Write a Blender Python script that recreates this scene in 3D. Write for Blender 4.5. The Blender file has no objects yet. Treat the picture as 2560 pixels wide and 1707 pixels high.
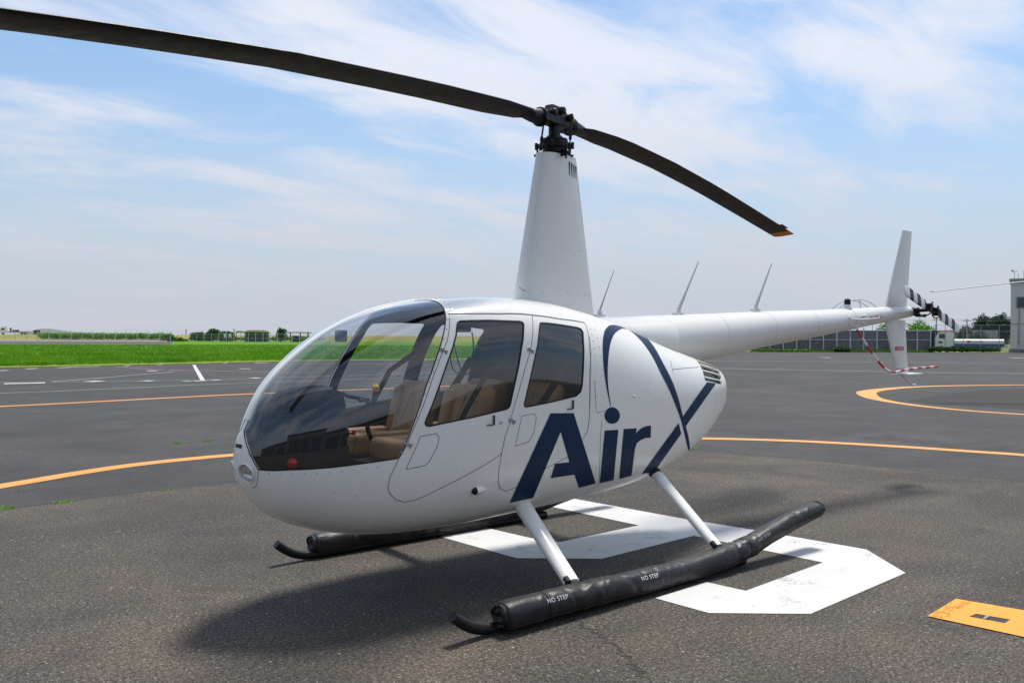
import bpy, bmesh, math, random
import numpy as np
from mathutils import Vector, Matrix
from mathutils.geometry import delaunay_2d_cdt
random.seed(7); rng = np.random.default_rng(7)
PI = math.pi
scene = bpy.context.scene
COL = scene.collection

# ------------------------------------------------------------------ camera
CAM_POS = (4.655, 4.969, 1.690)
YAW, PITCH, ROLL, FPX = 4.009, -0.0056, 0.0035, 2202.0
fw = Vector((math.cos(PITCH)*math.cos(YAW), math.cos(PITCH)*math.sin(YAW), math.sin(PITCH)))
rt = fw.cross(Vector((0, 0, 1))).normalized(); up = rt.cross(fw)
r2 = rt*math.cos(ROLL) + up*math.sin(ROLL); u2 = up*math.cos(ROLL) - rt*math.sin(ROLL)
cam_d = bpy.data.cameras.new('camera'); cam = bpy.data.objects.new('camera', cam_d); COL.objects.link(cam)
M = Matrix.Identity(4)
for i in range(3):
    M[i][0], M[i][1], M[i][2], M[i][3] = r2[i], u2[i], -fw[i], CAM_POS[i]
cam.matrix_world = M
cam_d.sensor_width = 36.0; cam_d.lens = FPX/2560*36.0
cam_d.clip_start = 0.05; cam_d.clip_end = 9000
cam_d.dof.use_dof = True; cam_d.dof.focus_distance = 5.6; cam_d.dof.aperture_fstop = 9.0
scene.camera = cam

# ------------------------------------------------------------------ sun and sky
SUN_DIR = Vector((-0.40, -0.17, 1.0)).normalized()          # towards the sun
elev = math.asin(SUN_DIR.z); azim = math.atan2(SUN_DIR.y, SUN_DIR.x)
sun_d = bpy.data.lights.new('sun', 'SUN'); sun = bpy.data.objects.new('sun', sun_d); COL.objects.link(sun)
sun_d.energy = 4.2; sun_d.angle = math.radians(12.0); sun_d.color = (1.0, 0.955, 0.88)
sun.rotation_euler = SUN_DIR.to_track_quat('Z', 'Y').to_euler()
sun.location = (0, 0, 60)

world = bpy.data.worlds.new('World'); scene.world = world; world.use_nodes = True
wt = world.node_tree; wt.nodes.clear()
def wn(t, **k):
    n = wt.nodes.new(t)
    for a, b in k.items(): setattr(n, a, b)
    return n
def wmath(op, a, b=None, c=None):
    n = wn('ShaderNodeMath', operation=op)
    for i, v in enumerate((a, b, c)):
        if v is None: continue
        if isinstance(v, (int, float)): n.inputs[i].default_value = v
        else: wt.links.new(v, n.inputs[i])
    return n.outputs[0]
sky = wn('ShaderNodeTexSky', sky_type='NISHITA', sun_disc=False)
sky.sun_elevation = elev; sky.sun_rotation = math.atan2(SUN_DIR.x, SUN_DIR.y)
sky.air_density = 1.0; sky.dust_density = 0.6; sky.ozone_density = 1.4
tc = wn('ShaderNodeTexCoord'); sep = wn('ShaderNodeSeparateXYZ'); wt.links.new(tc.outputs['Generated'], sep.inputs[0])
zz = wmath('ADD', wmath('MAXIMUM', sep.outputs[2], 0.0), 0.16)
# clouds lie on a flat layer overhead, so they foreshorten towards the horizon
cv = wn('ShaderNodeCombineXYZ')
wt.links.new(wmath('DIVIDE', sep.outputs[0], zz), cv.inputs[0]); wt.links.new(wmath('DIVIDE', sep.outputs[1], zz), cv.inputs[1])
mp = wn('ShaderNodeMapping'); mp.inputs['Rotation'].default_value = (0, 0, -(YAW-PI/2) - 0.12)
mp.inputs['Location'].default_value = (8.9, 5.0, 0.0); mp.inputs['Scale'].default_value = (0.75, 1.5, 1.0)
wt.links.new(cv.outputs[0], mp.inputs[0])
def wnoise(vec, scale, detail, rough, dist=0.0):
    n = wn('ShaderNodeTexNoise'); n.inputs['Scale'].default_value = scale; n.inputs['Detail'].default_value = detail
    n.inputs['Roughness'].default_value = rough; n.inputs['Distortion'].default_value = dist
    wt.links.new(vec, n.inputs['Vector']); return n.outputs['Fac']
n1 = wnoise(mp.outputs[0], 0.85, 2, 0.5, 0.3); n2 = wnoise(mp.outputs[0], 2.6, 9, 0.60, 0.55)
cl = wmath('ADD', wmath('MULTIPLY', n1, 0.55), wmath('MULTIPLY', n2, 0.45))
mr = wn('ShaderNodeMapRange', interpolation_type='SMOOTHSTEP'); wt.links.new(cl, mr.inputs[0])
mr.inputs[1].default_value = 0.42; mr.inputs[2].default_value = 0.62; mr.inputs[3].default_value = 0.04; mr.inputs[4].default_value = 0.88
# haze thickens towards the horizon
hz = wn('ShaderNodeMapRange', interpolation_type='SMOOTHSTEP'); wt.links.new(sep.outputs[2], hz.inputs[0])
hz.inputs[1].default_value = 0.0; hz.inputs[2].default_value = 0.33; hz.inputs[3].default_value = 0.96; hz.inputs[4].default_value = 0.10
skys = wn('ShaderNodeMixRGB', blend_type='MULTIPLY'); skys.inputs[0].default_value = 1.0
wt.links.new(sky.outputs[0], skys.inputs[1]); skys.inputs[2].default_value = (1.22, 1.50, 1.64, 1)
m1 = wn('ShaderNodeMixRGB'); wt.links.new(hz.outputs[0], m1.inputs[0]); wt.links.new(skys.outputs[0], m1.inputs[1]); m1.inputs[2].default_value = (5.75, 6.15, 7.05, 1)
m2 = wn('ShaderNodeMixRGB'); wt.links.new(mr.outputs[0], m2.inputs[0]); wt.links.new(m1.outputs[0], m2.inputs[1])
ccol = wn('ShaderNodeMixRGB'); wt.links.new(hz.outputs[0], ccol.inputs[0]); ccol.inputs[1].default_value = (9.4, 9.6, 10.4, 1); ccol.inputs[2].default_value = (6.0, 6.3, 7.1, 1)
wt.links.new(ccol.outputs[0], m2.inputs[2])
bg = wn('ShaderNodeBackground'); bg.inputs['Strength'].default_value = 0.088; wt.links.new(m2.outputs[0], bg.inputs[0])
wo = wn('ShaderNodeOutputWorld'); wt.links.new(bg.outputs[0], wo.inputs[0])

scene.view_settings.view_transform = 'Standard'; scene.view_settings.look = 'None'
scene.view_settings.exposure = 0.12; scene.view_settings.gamma = 1.0; scene.view_settings.use_curve_mapping = False
scene.render.engine = 'CYCLES'
scene.cycles.max_bounces = 10; scene.cycles.transparent_max_bounces = 16

# ------------------------------------------------------------------ materials
def new_mat(name):
    m = bpy.data.materials.new(name); m.use_nodes = True
    return m, m.node_tree, m.node_tree.nodes['Principled BSDF']
def nd(t, typ, **k):
    n = t.nodes.new(typ)
    for a, b in k.items(): setattr(n, a, b)
    return n
def noise(t, vec, scale, detail=4, rough=0.55, dist=0.0):
    n = nd(t, 'ShaderNodeTexNoise'); n.inputs['Scale'].default_value = scale; n.inputs['Detail'].default_value = detail
    n.inputs['Roughness'].default_value = rough; n.inputs['Distortion'].default_value = dist
    t.links.new(vec, n.inputs['Vector']); return n.outputs['Fac']
def ramp(t, fac, stops, interp='LINEAR'):
    n = nd(t, 'ShaderNodeValToRGB'); cr = n.color_ramp; cr.interpolation = interp
    while len(cr.elements) < len(stops): cr.elements.new(0.5)
    for e, (p, c) in zip(cr.elements, stops):
        e.position = p; e.color = (c[0], c[1], c[2], 1) if isinstance(c, tuple) else (c, c, c, 1)
    t.links.new(fac, n.inputs[0]); return n.outputs[0]
def mixc(t, fac, a, b, mode='MIX'):
    n = nd(t, 'ShaderNodeMixRGB', blend_type=mode)
    for i, v in enumerate((fac, a, b)):
        if isinstance(v, (int, float)): n.inputs[i].default_value = v
        elif isinstance(v, tuple): n.inputs[i].default_value = (v[0], v[1], v[2], 1)
        else: t.links.new(v, n.inputs[i])
    return n.outputs[0]
def mth(t, op, a, b=None):
    n = nd(t, 'ShaderNodeMath', operation=op)
    for i, v in enumerate((a, b)):
        if v is None: continue
        if isinstance(v, (int, float)): n.inputs[i].default_value = v
        else: t.links.new(v, n.inputs[i])
    return n.outputs[0]
def bump(t, h, strength, dist, bsdf, into=None):
    n = nd(t, 'ShaderNodeBump'); n.inputs['Strength'].default_value = strength; n.inputs['Distance'].default_value = dist
    t.links.new(h, n.inputs['Height'])
    if into is not None: t.links.new(into, n.inputs['Normal'])
    t.links.new(n.outputs[0], bsdf.inputs['Normal']); return n.outputs[0]
def objco(t): return nd(t, 'ShaderNodeTexCoord').outputs['Object']

def simple(name, col, rough=0.5, metal=0.0, var=0.12, vscale=6.0, coat=0.0, spec=0.5, bumpk=0.0, bscale=60.0):
    m, t, b = new_mat(name); o = objco(t)
    n = noise(t, o, vscale, 5, 0.6)
    lo = tuple(c*(1-var) for c in col); hi = tuple(min(1, c*(1+var)) for c in col)
    t.links.new(ramp(t, n, [(0.3, lo), (0.7, hi)]), b.inputs['Base Color'])
    t.links.new(ramp(t, noise(t, o, vscale*4, 4), [(0.3, max(0, rough-0.06)), (0.7, min(1, rough+0.08))]), b.inputs['Roughness'])
    b.inputs['Metallic'].default_value = metal; b.inputs['Specular IOR Level'].default_value = spec
    b.inputs['Coat Weight'].default_value = coat; b.inputs['Coat Roughness'].default_value = 0.06
    if bumpk: bump(t, noise(t, o, bscale, 3), bumpk, 0.004, b)
    return m
MT = {}
def white_paint(name, col=(0.825, 0.815, 0.765), dirt=True):
    m, t, b = new_mat(name); o = objco(t)
    g = noise(t, o, 1.3, 6, 0.6); f = noise(t, o, 14, 6, 0.7)
    c = ramp(t, g, [(0.35, tuple(x*0.975 for x in col)), (0.65, col)])
    if dirt:
        mpn = nd(t, 'ShaderNodeMapping'); mpn.inputs['Scale'].default_value = (7, 7, 0.8); t.links.new(o, mpn.inputs[0])
        st = noise(t, mpn.outputs[0], 3.0, 5, 0.6)
        c = mixc(t, ramp(t, st, [(0.55, 0.0), (0.8, 0.12)]), c, (0.50, 0.50, 0.46))
    t.links.new(c, b.inputs['Base Color'])
    t.links.new(ramp(t, f, [(0.3, 0.24), (0.75, 0.29)]), b.inputs['Roughness'])
    b.inputs['Coat Weight'].default_value = 0.25; b.inputs['Coat Roughness'].default_value = 0.12
    # sheet metal is never dead flat: faint waviness
    bump(t, noise(t, o, 5.5, 2, 0.4), 0.02, 0.010, b)
    return m
MT['white'] = white_paint('white_aircraft_paint')
MT['white2'] = white_paint('white_fairing_paint', (0.77, 0.765, 0.72))
MT['navy'] = simple('navy_vinyl', (0.0025, 0.020, 0.066), 0.5, var=0.08, spec=0.25)
MT['seal'] = simple('black_rubber_seal', (0.012, 0.012, 0.013), 0.7)
MT['seam'] = simple('dark_panel_gap', (0.10, 0.10, 0.10), 0.8)
MT['dark'] = simple('dark_interior_trim', (0.012, 0.015, 0.024), 0.75, var=0.3, vscale=9)
MT['black'] = simple('black_metal', (0.009, 0.009, 0.010), 0.42, metal=0.2, spec=0.35, var=0.3, vscale=30, bumpk=0.25)
MT['blade'] = simple('black_blade_paint', (0.0045, 0.0052, 0.0060), 0.42, var=0.15, vscale=3, spec=0.2)
MT['aerial'] = simple('pale_grey_aerial', (0.48, 0.50, 0.54), 0.5)
MT['orange_tip'] = simple('orange_tip_paint', (0.55, 0.20, 0.012), 0.5)
MT['steel'] = simple('bare_steel', (0.55, 0.55, 0.56), 0.32, metal=0.9, var=0.1, vscale=40)
MT['chrome'] = simple('lamp_reflector', (0.85, 0.86, 0.88), 0.12, metal=1.0, var=0.05)
MT['grey_trim'] = simple('grey_trim', (0.30, 0.31, 0.32), 0.5)
MT['console'] = simple('console_dark', (0.010, 0.012, 0.017), 0.75, var=0.3, vscale=20, spec=0.3)
MT['leather'] = simple('tan_leather', (0.36, 0.195, 0.080), 0.5, var=0.14, vscale=5, bumpk=0.25, bscale=90)
MT['leather_dark'] = simple('brown_leather', (0.21, 0.135, 0.075), 0.55, var=0.14, vscale=5, bumpk=0.25, bscale=90)
MT['red'] = simple('red_paint', (0.55, 0.018, 0.022), 0.4, var=0.1)
MT['yellow'] = simple('yellow_plastic', (0.80, 0.42, 0.01), 0.4)
MT['whitepl'] = simple('white_plastic', (0.72, 0.72, 0.70), 0.4)
MT['strap'] = simple('black_webbing', (0.010, 0.010, 0.011), 0.8)
MT['louvre_back'] = simple('louvre_box_grey', (0.30, 0.31, 0.285), 0.6)  # even grey lining of the box behind the slats

def vinyl():
    m, t, b = new_mat('black_vinyl_cover'); o = objco(t)
    b.inputs['Specular IOR Level'].default_value = 0.42
    mpn = nd(t, 'ShaderNodeMapping'); mpn.inputs['Scale'].default_value = (1.0, 2.2, 2.2); t.links.new(o, mpn.inputs[0])
    a = noise(t, mpn.outputs[0], 4.5, 3, 0.5, 1.1); c = noise(t, mpn.outputs[0], 17, 4, 0.6, 0.9)
    h = mth(t, 'ADD', mth(t, 'MULTIPLY', a, 1.0), mth(t, 'MULTIPLY', c, 0.05))
    bump(t, h, 0.28, 0.03, b)
    t.links.new(ramp(t, c, [(0.3, 0.40), (0.7, 0.52)]), b.inputs['Roughness'])
    t.links.new(ramp(t, noise(t, o, 7, 5, 0.7), [(0.45, (0.009, 0.0095, 0.011)), (0.85, (0.018, 0.019, 0.021))]), b.inputs['Base Color'])
    return m
MT['vinyl'] = vinyl()

def glass(name, tint, ior=1.5, haze=0.0):
    m = bpy.data.materials.new(name); m.use_nodes = True; t = m.node_tree; t.nodes.clear()
    out = nd(t, 'ShaderNodeOutputMaterial'); tr = nd(t, 'ShaderNodeBsdfTransparent'); tr.inputs[0].default_value = (*tint, 1)
    gl = nd(t, 'ShaderNodeBsdfGlossy'); gl.inputs['Roughness'].default_value = 0.015; gl.inputs[0].default_value = (1, 1, 1, 1)
    df = nd(t, 'ShaderNodeBsdfDiffuse'); df.inputs[0].default_value = (0.5, 0.5, 0.5, 1)
    fr = nd(t, 'ShaderNodeFresnel'); fr.inputs[0].default_value = ior
    geo = nd(t, 'ShaderNodeNewGeometry')
    # same reflectance from either side of the sheet, a little stronger for its two surfaces
    fac = mth(t, 'MULTIPLY', fr.outputs[0], mth(t, 'SUBTRACT', 1.0, geo.outputs['Backfacing']))
    fac = mth(t, 'MINIMUM', mth(t, 'MULTIPLY', fac, 2.0), 1.0)
    mx = nd(t, 'ShaderNodeMixShader'); t.links.new(fac, mx.inputs[0]); t.links.new(tr.outputs[0], mx.inputs[1]); t.links.new(gl.outputs[0], mx.inputs[2])
    m0 = nd(t, 'ShaderNodeMixShader'); m0.inputs[0].default_value = haze; t.links.new(mx.outputs[0], m0.inputs[1]); t.links.new(df.outputs[0], m0.inputs[2])
    t.links.new(m0.outputs[0], out.inputs[0]); return m
MT['glass'] = glass('clear_acrylic_window', (0.80, 0.82, 0.83), 1.5, 0.002)
MT['glass_dark'] = glass('tinted_roof_window', (0.16, 0.18, 0.20), 1.5, 0.02)
MT['lens'] = glass('lamp_lens', (0.95, 0.95, 0.95), 1.45, 0.02)

# ------------------------------------------------------------------ mesh helpers
class MB:
    def __init__(s): s.v = []; s.f = []; s.m = []
    def add(s, v, f, mi=0):
        o = len(s.v); s.v += [tuple(float(c) for c in p) for p in v]; s.f += [tuple(o+i for i in q) for q in f]; s.m += [mi]*len(f); return s
    def box(s, c, size, rot=None, mi=0, taper=1.0):
        hx, hy, hz = [k/2 for k in size]; P = []
        for sz in (-1, 1):
            k = taper if sz > 0 else 1.0
            for sx, sy in ((-1, -1), (1, -1), (1, 1), (-1, 1)):
                p = Vector((sx*hx*k, sy*hy*k, sz*hz))
                if rot is not None: p = rot @ p
                P.append(p + Vector(c))
        return s.add(P, [(0, 3, 2, 1), (4, 5, 6, 7), (0, 1, 5, 4), (1, 2, 6, 5), (2, 3, 7, 6), (3, 0, 4, 7)], mi)
    def tube(s, pts, rad, seg=12, caps=True, upv=(0, 0, 1), asp=1.0, mi=0, closed=False):
        pts = [Vector(p) for p in pts]; n = len(pts)
        if isinstance(rad, (int, float)): rad = [rad]*n
        V = []; U = Vector(upv)
        for i, p in enumerate(pts):
            a = pts[i-1] if (i > 0 or closed) else p; b = pts[(i+1) % n] if (i < n-1 or closed) else p
            T = (b-a).normalized(); sd = T.cross(U)
            if sd.length < 1e-3: sd = T.cross(Vector((1, 0, 0)))
            sd.normalize(); w = sd.cross(T).normalized()
            for k in range(seg):
                an = 2*PI*k/seg; V.append(p + sd*(math.cos(an)*rad[i]*asp) + w*(math.sin(an)*rad[i]))
        F = [(i*seg+k, i*seg+(k+1) % seg, (i+1)*seg+(k+1) % seg, (i+1)*seg+k) for i in range(n-1) for k in range(seg)]
        if closed: F += [((n-1)*seg+k, (n-1)*seg+(k+1) % seg, (k+1) % seg, k) for k in range(seg)]
        elif caps: F += [tuple(reversed(range(seg))), tuple((n-1)*seg+k for k in range(seg))]
        return s.add(V, F, mi)
    def lathe(s, o, axis, prof, seg=20, mi=0):
        o = Vector(o); A = Vector(axis).normalized(); s1 = A.cross(Vector((0.31, 0.77, 0.2))).normalized(); s2 = A.cross(s1)
        V = []
        for h, r in prof:
            for k in range(seg):
                an = 2*PI*k/seg; V.append(o + A*h + s1*(math.cos(an)*r) + s2*(math.sin(an)*r))
        n = len(prof)
        F = [(i*seg+k, i*seg+(k+1) % seg, (i+1)*seg+(k+1) % seg, (i+1)*seg+k) for i in range(n-1) for k in range(seg)]
        F += [tuple(reversed(range(seg))), tuple((n-1)*seg+k for k in range(seg))]
        return s.add(V, F, mi)
    def build(s, name, mats, parent=None, smooth=False, bevel=0.0, angle=40):
        me = bpy.data.meshes.new(name); me.from_pydata(s.v, [], s.f)
        if not isinstance(mats, (list, tuple)): mats = [mats]
        for m in mats: me.materials.append(MT[m] if isinstance(m, str) else m)
        me.polygons.foreach_set('material_index', s.m)
        bm = bmesh.new(); bm.from_mesh(me); bmesh.ops.recalc_face_normals(bm, faces=bm.faces)
        if bevel: bmesh.ops.bevel(bm, geom=bm.edges[:], offset=bevel, segments=2, affect='EDGES', profile=0.6)
        bm.to_mesh(me); bm.free()
        if smooth:
            me.polygons.foreach_set('use_smooth', [True]*len(me.polygons))
            me.set_sharp_from_angle(angle=math.radians(angle))
        o = bpy.data.objects.new(name, me); COL.objects.link(o)
        if parent: o.parent = parent
        me.update(); return o
def tag(o, label=None, cat=None, group=None, kind=None):
    if label: o['label'] = label
    if cat: o['category'] = cat
    if group: o['group'] = group
    if kind: o['kind'] = kind
    return o
def thing(name, label, cat, loc=(0, 0, 0), rotz=0.0, group=None):
    o = bpy.data.objects.new(name, None); COL.objects.link(o); o.location = loc; o.rotation_euler = (0, 0, rotz)
    o.empty_display_size = 0.3
    return tag(o, label, cat, group)
def copy_tree(o, parent=None, skip=()):
    c = o.copy(); COL.objects.link(c); c.parent = parent
    for ch in o.children:
        if ch.name.split('.')[0] not in skip: copy_tree(ch, c, skip)
    return c
def catmull(pts, k=6, closed=False):
    P = [Vector(p) for p in pts]; n = len(P); out = []
    for i in range(n if closed else n-1):
        p1, p2 = P[i], P[(i+1) % n]; p0 = P[i-1] if (closed or i) else p1; p3 = P[(i+2) % n] if (closed or i+2 < n) else p2
        for j in range(k):
            t = j/k; out.append(0.5*((2*p1)+(p2-p0)*t+(2*p0-5*p1+4*p2-p3)*t*t+(3*p1-p0-3*p2+p3)*t**3))
    if not closed: out.append(P[-1])
    return out
def text_mesh(body, size, extrude=0.0, spacing=1.0):
    cu = bpy.data.curves.new('txt', 'FONT'); cu.body = body; cu.size = size; cu.align_x = 'CENTER'; cu.align_y = 'CENTER'; cu.space_character = spacing
    ob = bpy.data.objects.new('txt', cu); COL.objects.link(ob)
    dg = bpy.context.evaluated_depsgraph_get(); me = ob.evaluated_get(dg).to_mesh()
    V = [v.co.copy() for v in me.vertices]; F = [tuple(p.vertices) for p in me.polygons]
    ob.evaluated_get(dg).to_mesh_clear(); bpy.data.objects.remove(ob); bpy.data.curves.remove(cu)
    return V, F

# ------------------------------------------------------------------ helicopter shell
# fuselage stations: x, top z, bottom z, half width, z of widest point, upper and lower section exponents
ST=np.array([
(2.553,1.000, .910,.030,.950,2.0,2.0),
(2.540,1.080, .850,.075,.950,2.0,2.0),
(2.505,1.160, .780,.140,.950,2.0,2.0),
(2.440,1.300, .695,.225,.950,2.0,2.05),
(2.350,1.428, .615,.320,.960,2.1,2.15),
(2.200,1.568, .538,.422,.965,2.2,2.3),
(2.000,1.708, .475,.512,.980,2.35,2.4),
(1.800,1.805, .440,.572,1.00,2.6,2.5),
(1.500,1.900, .420,.620,1.05,3.2,2.65),
(1.200,1.945, .420,.640,1.10,3.8,2.8),
(0.800,1.970, .432,.645,1.15,3.8,2.9),
(0.400,1.950, .450,.645,1.15,3.4,2.95),
(0.000,1.900, .475,.632,1.15,2.9,3.0),
(-.400,1.815, .500,.600,1.15,2.6,3.0),
(-.700,1.735, .535,.560,1.15,2.45,3.0),
(-1.00,1.655, .600,.510,1.15,2.35,3.0),
(-1.30,1.575, .695,.450,1.17,2.35,2.7),
(-1.55,1.520, .810,.385,1.20,2.4,2.6),
(-1.74,1.460, .940,.320,1.22,2.5,2.4),
])

_xs = ST[::-1, 0]
def _pchip(x, y):
    h = np.diff(x); d = np.diff(y)/h; m = np.zeros_like(y); m[0] = d[0]; m[-1] = d[-1]
    for i in range(1, len(x)-1):
        if d[i-1]*d[i] > 0:
            w1 = 2*h[i]+h[i-1]; w2 = h[i]+2*h[i-1]; m[i] = (w1+w2)/(w1/d[i-1]+w2/d[i])
    def f(q):
        q = np.clip(q, x[0], x[-1]); i = np.clip(np.searchsorted(x, q)-1, 0, len(x)-2); t = (q-x[i])/h[i]
        return y[i]*(1+2*t)*(1-t)**2 + m[i]*h[i]*t*(1-t)**2 + y[i+1]*t*t*(3-2*t) + m[i+1]*h[i]*t*t*(t-1)
    return f
_cols = [_pchip(_xs, ST[::-1, c]) for c in range(1, 7)]
def SH(x, a):
    """point of the port side of the fuselage skin; a = girth angle in radians (-pi/2 keel, +pi/2 roof)"""
    x = np.asarray(x, float); a = np.asarray(a, float)
    zt, zb, w, zm, nu, nl = [c(x) for c in _cols]
    c = np.abs(np.cos(a)); s = np.abs(np.sin(a)); upm = np.sin(a) >= 0; n = np.where(upm, nu, nl)
    r = (c**n + s**n)**(-1/n)
    return np.stack([x+0*a, w*r*c, np.where(upm, zm+(zt-zm)*r*s, zm-(zm-zb)*r*s)], -1)
def SN(x, a):
    x = np.asarray(x, float); a = np.asarray(a, float); e = 2e-3
    xa = np.clip(x-e, -1.74, 2.553); xb = np.clip(x+e, -1.74, 2.553)
    du = SH(xb, a)-SH(xa, a); dv = SH(x, np.clip(a+e, -PI/2, PI/2))-SH(x, np.clip(a-e, -PI/2, PI/2))
    n = np.cross(du, dv); n = -n if False else n
    L = np.linalg.norm(n, axis=-1, keepdims=True); n = n/np.maximum(L, 1e-9)
    return n*np.where(n[..., 1:2]*1 >= -0.2, 1, 1)
# sign check so that normals point outwards
if SN(np.array([0.5]), np.array([0.0]))[0][1] < 0:
    _SN0 = SN
    def SN(x, a): return -_SN0(x, a)
_tx = np.linspace(-1.74, 2.553, 2000)
_ts = np.concatenate([[0], np.cumsum(np.sqrt(np.diff(_tx)**2 + np.diff(_cols[2](_tx))**2 + np.diff(_cols[0](_tx))**2))])
s_of = lambda x: np.interp(x, _tx, _ts)
x_of = lambda s: np.interp(s, _ts, _tx)
RG = 0.7
def a_for_y(x, y):
    A = np.linspace(PI/2, 0.2, 4000); Y = SH(np.full_like(A, x), A)[:, 1]; return math.degrees(float(A[np.argmax(Y >= y)]))
def dense(poly, closed=True, step=0.03):
    D = [(float(s_of(x)), math.radians(a)*RG) for x, a in poly]; out = []; n = len(D)
    for i in range(n if closed else n-1):
        p, q = D[i], D[(i+1) % n]; k = max(1, int(math.ceil(math.hypot(q[0]-p[0], q[1]-p[1])/step)))
        out += [(p[0]+(q[0]-p[0])*j/k, p[1]+(q[1]-p[1])*j/k) for j in range(k)]
    if not closed: out.append(D[-1])
    return out
def inside(P, poly):
    x, y = P[:, 0], P[:, 1]; r = np.zeros(len(P), bool); q = np.array(poly); n = len(q)
    for i in range(n):
        x1, y1 = q[i]; x2, y2 = q[(i+1) % n]
        if y1 == y2: continue
        c = ((y1 > y) != (y2 > y)) & (x < (x2-x1)*(y-y1)/(y2-y1)+x1); r ^= c
    return r
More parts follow.
